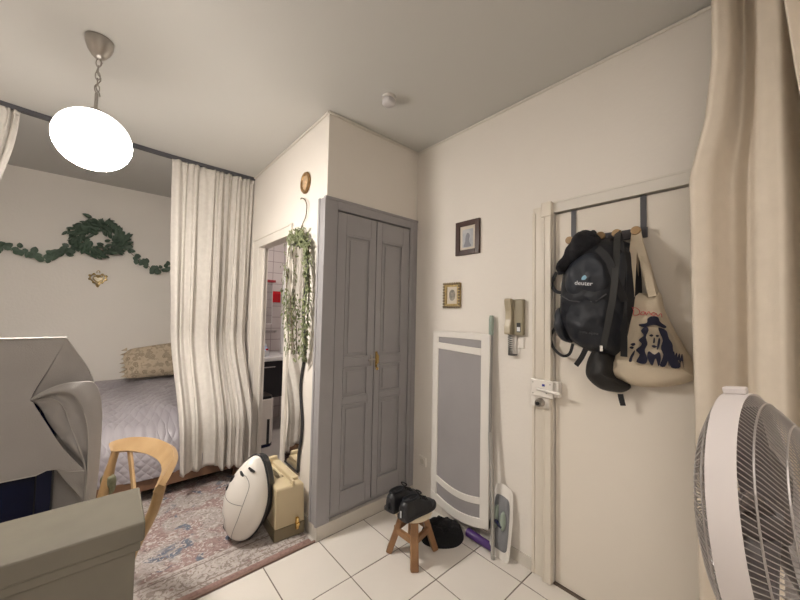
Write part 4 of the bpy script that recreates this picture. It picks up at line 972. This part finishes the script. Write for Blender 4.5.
# ================================================================ FAN
def fan():
    az, el = R(-97.1), R(8.1)
    n = Vector((math.cos(az)*math.cos(el), math.sin(az)*math.cos(el), math.sin(el)))
    U = Vector((0, 0, 1)).cross(n).normalized(); V = n.cross(U)
    M = frame((.944, .037, 1.046), U, V, n)
    root = thing('pedestal_fan', 'large round pedestal fan with a white rim and wire cage', 'fan', (.944, -.02, 0))
    Rr = .230
    MB().lathe([(Rr-.004, -.004), (Rr, -.006), (Rr+.001, .012), (Rr, .033), (Rr-.004, .031)], 120, M, cap=False).ob('rim', FANW, root, smooth=True)
    # replace capped ends: build ring wall instead
    def cage(depth, sgn, cnt, name, twist, z0):
        m = MB()
        for k in range(cnt):
            a = 2*PI*k/cnt; pts = []
            for j in range(9):
                t = j/8; rr = lerp(Rr-.003, .045, t); h_ = depth*math.sin(min(1, t*1.35)*PI/2)**.8
                pts.append((rr*math.cos(a+twist*t), rr*math.sin(a+twist*t), z0+sgn*h_))
            m.tube(pts, .0009 if sgn > 0 else .0013, 4, M)
        for rr in (.06, .12, .175, .212):
            t = (Rr-.003-rr)/(Rr-.048); h_ = depth*math.sin(min(1, t*1.35)*PI/2)**.8
            m.tube([(rr*math.cos(2*PI*k/60), rr*math.sin(2*PI*k/60), z0+sgn*h_) for k in range(61)], .0017, 5, M, cap=False)
        return m.ob(name, GRILL, root)
    cage(.075, 1, 150, 'rear_cage', .55, .030)
    cage(.050, -1, 100, 'front_cage', -.2, -.003)
    MB().lathe([(.001, -.050), (.040, -.050), (.042, -.054), (.038, -.058), (.001, -.060)], 40, M).ob('badge', FANW, root, smooth=True)
    hb = MB().lathe([(.001, -.03), (.04, -.03), (.042, .02), (.03, .045), (.001, .05)], 32, M).ob('hub', BLADE, root, smooth=True)
    for k in range(5):
        a0 = 2*PI*k/5
        def bl(u, v):
            r_ = lerp(.035, .205, u); wv = .5*(.35+.65*math.sin(min(1, u*1.2)*PI/2))*1.15
            a = a0+(v-.5)*wv*2*.55+u*.45; return (r_*math.cos(a), r_*math.sin(a), .012+(v-.5)*-.05*(1-.2*u))
        MB().grid(bl, 14, 10, M).ob('blade', BLADE, hb, smooth=True, solid=.002)
    MB().lathe([(.001, .100), (.046, .100), (.055, .11), (.055, .16), (.04, .19), (.001, .195)], 32, M).ob('motor', FANW, root, smooth=True)
    p = M @ Vector((0, 0, .15))
    MB().tube([(p.x, p.y, p.z-.05), (p.x, p.y, .03)], .016, 16).ob('pole', FANW, root, smooth=True)
    MB().lathe([(.001, 0), (.19, 0), (.19, .012), (.06, .03), (.03, .06), (.001, .06)], 48, Matrix.Translation((p.x, p.y, 0))).ob('base', FANW, root, smooth=True)
    a = M @ Vector((0, Rr, .012))
    MB().box(-.012, .012, Rr, Rr+.014, -.004, .03, M).ob('clip', FANW, root, bev=.003)
fan()

# ================================================================ LEFT FOREGROUND: CABINET, TV UNDER CLOTH, CHAIR
cb = thing('low_cabinet', 'glossy greige cabinet with an overhanging top in the left foreground', 'cabinet', (-.5, 1.25, 0))
MB().box(-1.3, .100, 1.135, 1.366, .797, .85).ob('top', CREAMP, cb, bev=.006)
MB().box(-1.28, .083, 1.15, 1.355, 0, .772).ob('body', CREAMP, cb, bev=.004); MB().box(-1.29, .092, 1.142, 1.36, .772, .797).ob('moulding', CREAMP, cb, bev=.004)

tb = thing('tv_table', 'table standing behind the greige cabinet', 'table', (-.8, 1.95, 0))
MB().box(-1.6, -.14, 1.80, 2.25, .565, .60).ob('tabletop', DWOOD, tb, bev=.004)
for x in (-1.56, -.22):
    for y in (1.83, 2.18): MB().box(x, x+.045, y, y+.045, 0, .565).ob('leg', DWOOD, tb)
tv = thing('television', 'dark blue glossy screen showing below the grey cloth', 'television', (-.8, 1.9, .60))
MB().box(-1.5, -.135, 1.900, 1.935, .602, 1.285).ob('casing', VBLACK, tv, bev=.004)
MB().box(-1.49, -.185, 1.895, 1.901, .61, 1.275).ob('screen', NAVY, tv)
MB().box(-.18, -.140, 1.893, 1.901, .605, 1.28).ob('bezel', mat('navy_plastic', (.012, .016, .05), .25), tv)

def cloth():
    root = thing('dust_cloth', 'grey cloth draped over the television with folds at its right end', 'cloth', (-.5, 1.87, 1.3))
    def crv(pts, n=40): return smooth([Vector(p) for p in pts], n, False)
    def sheet(name, A, B, m=CLOTH, n=60, k=24, amp=.003, fq=18, roll=0):
        a, b = crv(A, n+1), crv(B, n+1)
        def fn(u, v):
            p = a[round(v*n)].lerp(b[round(v*n)], u)
            p = p.copy(); p.y += amp*noise.noise(p*fq)*2*math.sin(u*PI)**.5 - roll*math.sin(u*PI); return p
        return MB().grid(fn, k, n).ob(name, m, root, smooth=True, solid=.004)
    T_ = (-.122, 1.866, 1.30)
    # broad front panel: its right edge is the long diagonal, then the fold that falls to the right
    right = [(-.122, 1.300), (-.160, 1.195), (-.204, 1.082), (-.196, 1.055), (-.160, .975), (-.115, .88), (-.045, .765)]
    rc = smooth([Vector((x, z, 0)) for x, z in right], 80, False)
    def front(u, v):
        p = rc[min(79, int(v*79.999))]
        hz = interp([(-1.6, .80), (-.30, .785), (-.18, .783), (-.150, .795), (-.125, .79), (-.10, .775), (-.045, .765)], lerp(-1.55, p[0], u))
        xx = lerp(-1.55, p[0], u); z = max(p[1], hz) if v < 1 else hz
        return (xx, 1.862+.004*math.sin(xx*7+z*3)-.012*sst(.93, 1, u)*sst(1.12, 1.04, z)+.004*noise.noise(Vector((xx*5, z*5, 0))), z)
    wu = lambda u: 1-(1-u)**2
    MB().grid(lambda u, v: front(wu(u), v), 120, 100).ob('front', CLOTH, root, smooth=True, solid=.003)
    sheet('corner_flap', [(-.123, 1.868, 1.30), (-.160, 1.872, 1.195), (-.206, 1.872, 1.075)], [(-.121, 1.870, 1.30), (-.090, 1.885, 1.237), (-.055, 1.905, 1.17), (-.028, 1.925, 1.085)])
    outer = [(-.206, 1.858, 1.072), (-.170, 1.850, 1.100), (-.125, 1.848, 1.120), (-.075, 1.855, 1.122), (-.030, 1.880, 1.104), (-.006, 1.90, 1.00), (-.002, 1.91, .80), (-.010, 1.91, .60)]
    inner = [(-.202, 1.860, 1.068), (-.150, 1.850, 1.088), (-.100, 1.846, 1.080), (-.066, 1.846, 1.03), (-.047, 1.848, .96), (-.038, 1.852, .88), (-.036, 1.856, .78), (-.038, 1.862, .60)]
    sheet('fold', outer, inner, roll=.010)
    inner2 = [(x, y+.012, z) for x, y, z in inner]
    mid = [(-.200, 1.868, 1.064), (-.155, 1.866, 1.066), (-.120, 1.868, 1.035), (-.100, 1.870, .97), (-.078, 1.866, .90), (-.060, 1.862, .84), (-.042, 1.860, .765), (-.038, 1.87, .62)]
    sheet('fold', inner2, mid, roll=-.012, amp=.006)
    low = [(-.200, 1.875, 1.060), (-.180, 1.880, 1.03), (-.155, 1.880, .97), (-.125, 1.880, .91), (-.095, 1.880, .86), (-.07, 1.880, .82), (-.045, 1.875, .765), (-.040, 1.878, .62)]
    sheet('fold', [(x-.004, y+.010, z) for x, y, z in mid], low, roll=.006, amp=.006)
    sheet('lower_fold', [(-.128, 1.870, .792), (-.10, 1.874, .735), (-.066, 1.878, .675), (-.030, 1.882, .605)], [(-.040, 1.866, .77), (-.034, 1.868, .73), (-.026, 1.872, .67), (-.018, 1.88, .60)])
    MB().grid(lambda u, v: (lerp(-1.55, -.122, u), lerp(1.860, 1.93, v), 1.299+.003*math.sin(v*PI)), 60, 6).ob('top_fold', CLOTH, root, smooth=True, solid=.003)
    MB().grid(lambda u, v: (lerp(-1.55, -.075+.045*sst(0, .3, v), u), 1.955+.008*math.sin(u*40+v*3), lerp(1.298, .52, v)-.12*u*(1-v)*sst(.9, 1, u)), 80, 40).ob('back', CLOTH, root, smooth=True, solid=.003)
    m = MB(); m.tube([(lerp(-1.55, -.122, k/20), 1.861, 1.301) for k in range(21)], .003, 6)
    m.tube([p for p in crv([(-.122, 1.868, 1.30), (-.090, 1.882, 1.238), (-.055, 1.902, 1.17), (-.028, 1.922, 1.085)])], .0028, 6)
    m.tube([p for p in crv(outer)], .0026, 6); m.tube([p for p in crv(inner)], .0022, 6); m.tube([p for p in crv(mid)], .0022, 6)
    m.tube([Vector(front(wu(k/60), 1)) for k in range(61)], .003, 6)
    m.ob('hem', HEM, root, smooth=True)
cloth()

def chair():
    root = thing('dining_chair', 'light bentwood chair with a curved back rail beside the grey cloth', 'chair', (.05, 1.9, 0))
    rp_ = [(.035, 2.215, .738), (.06, 2.212, .744), (.12, 2.17, .752), (.185, 2.08, .756), (.225, 1.97, .757), (.238, 1.88, .757), (.232, 1.78, .754), (.205, 1.69, .742), (.180, 1.635, .725)]
    P = [p-Vector((0, 0, .018)) for p in smooth([Vector(p) for p in rp_], 44, False)]; k = len(P); cN = Vector((-.05, 1.9, .74))
    nr = []; ws = []
    for i, p in enumerate(P):
        d = p-cN; d.z = 0; d.normalize(); nr.append(tuple((d-Vector((0, 0, .75))).normalized())); t = i/(k-1); ws.append(.040+.034*math.sin(t*PI)**.7)
    MB().band(P, nr, ws, .024).ob('back_rail', WOOD, root, bev=.007)
    def post(name, pts, r_, m=WOOD): MB().tube([tuple(q) for q in smooth([Vector(p) for p in pts], 14, False)], r_, 12).ob(name, m, root, smooth=True)
    post('leg', [(.058, 2.205, .712), (.035, 2.19, .60), (.01, 2.16, .44), (.03, 2.18, .2), (.07, 2.21, .01)], [.017]*3+[.021]*6+[.014]*5)
    post('leg', [(.190, 1.66, .708), (.165, 1.665, .60), (.10, 1.68, .44), (.055, 1.69, .2), (.03, 1.70, .01)], [.019]*14)
    post('leg', [(-.36, 1.72, .44), (-.37, 1.70, .01)], [.015]*14); post('leg', [(-.36, 2.14, .44), (-.37, 2.16, .01)], [.015]*14)
    MB().band([(.110, 2.165, .712), (.125, 2.03, .58), (.118, 1.90, .44)], (-.9, -.4, 0), [.034, .026, .030], .012).ob('splat', WOOD, root, bev=.003)
    MB().prism([(-.38, 1.70), (.10, 1.67), (.13, 1.92), (.05, 2.17), (-.38, 2.16)], .42, .445, 'XY').ob('seat', WOOD, root, bev=.006)
    MB().puff([(-.38, 1.72), (.06, 1.70), (.09, 1.92), (.045, 2.16), (-.15, 2.18), (-.38, 2.15)], .045, 0, amp=.01, M=Matrix.Translation((0, 0, .445))).ob('cushion', OLIVE, root, smooth=True)['label'] = 'olive green seat cushion'
    MB().puff([(-.03, -.03), (-.035, .03), (0, .05), (.035, .03), (.03, -.04), (0, -.05)], .02, .02, M=frame((.035, 2.19, .56), (.7, -.7, 0), (0, 0, 1), (-.7, -.7, 0)), amp=.01, fq=30).ob('cushion_tie', OLIVE, root, smooth=True)
chair()
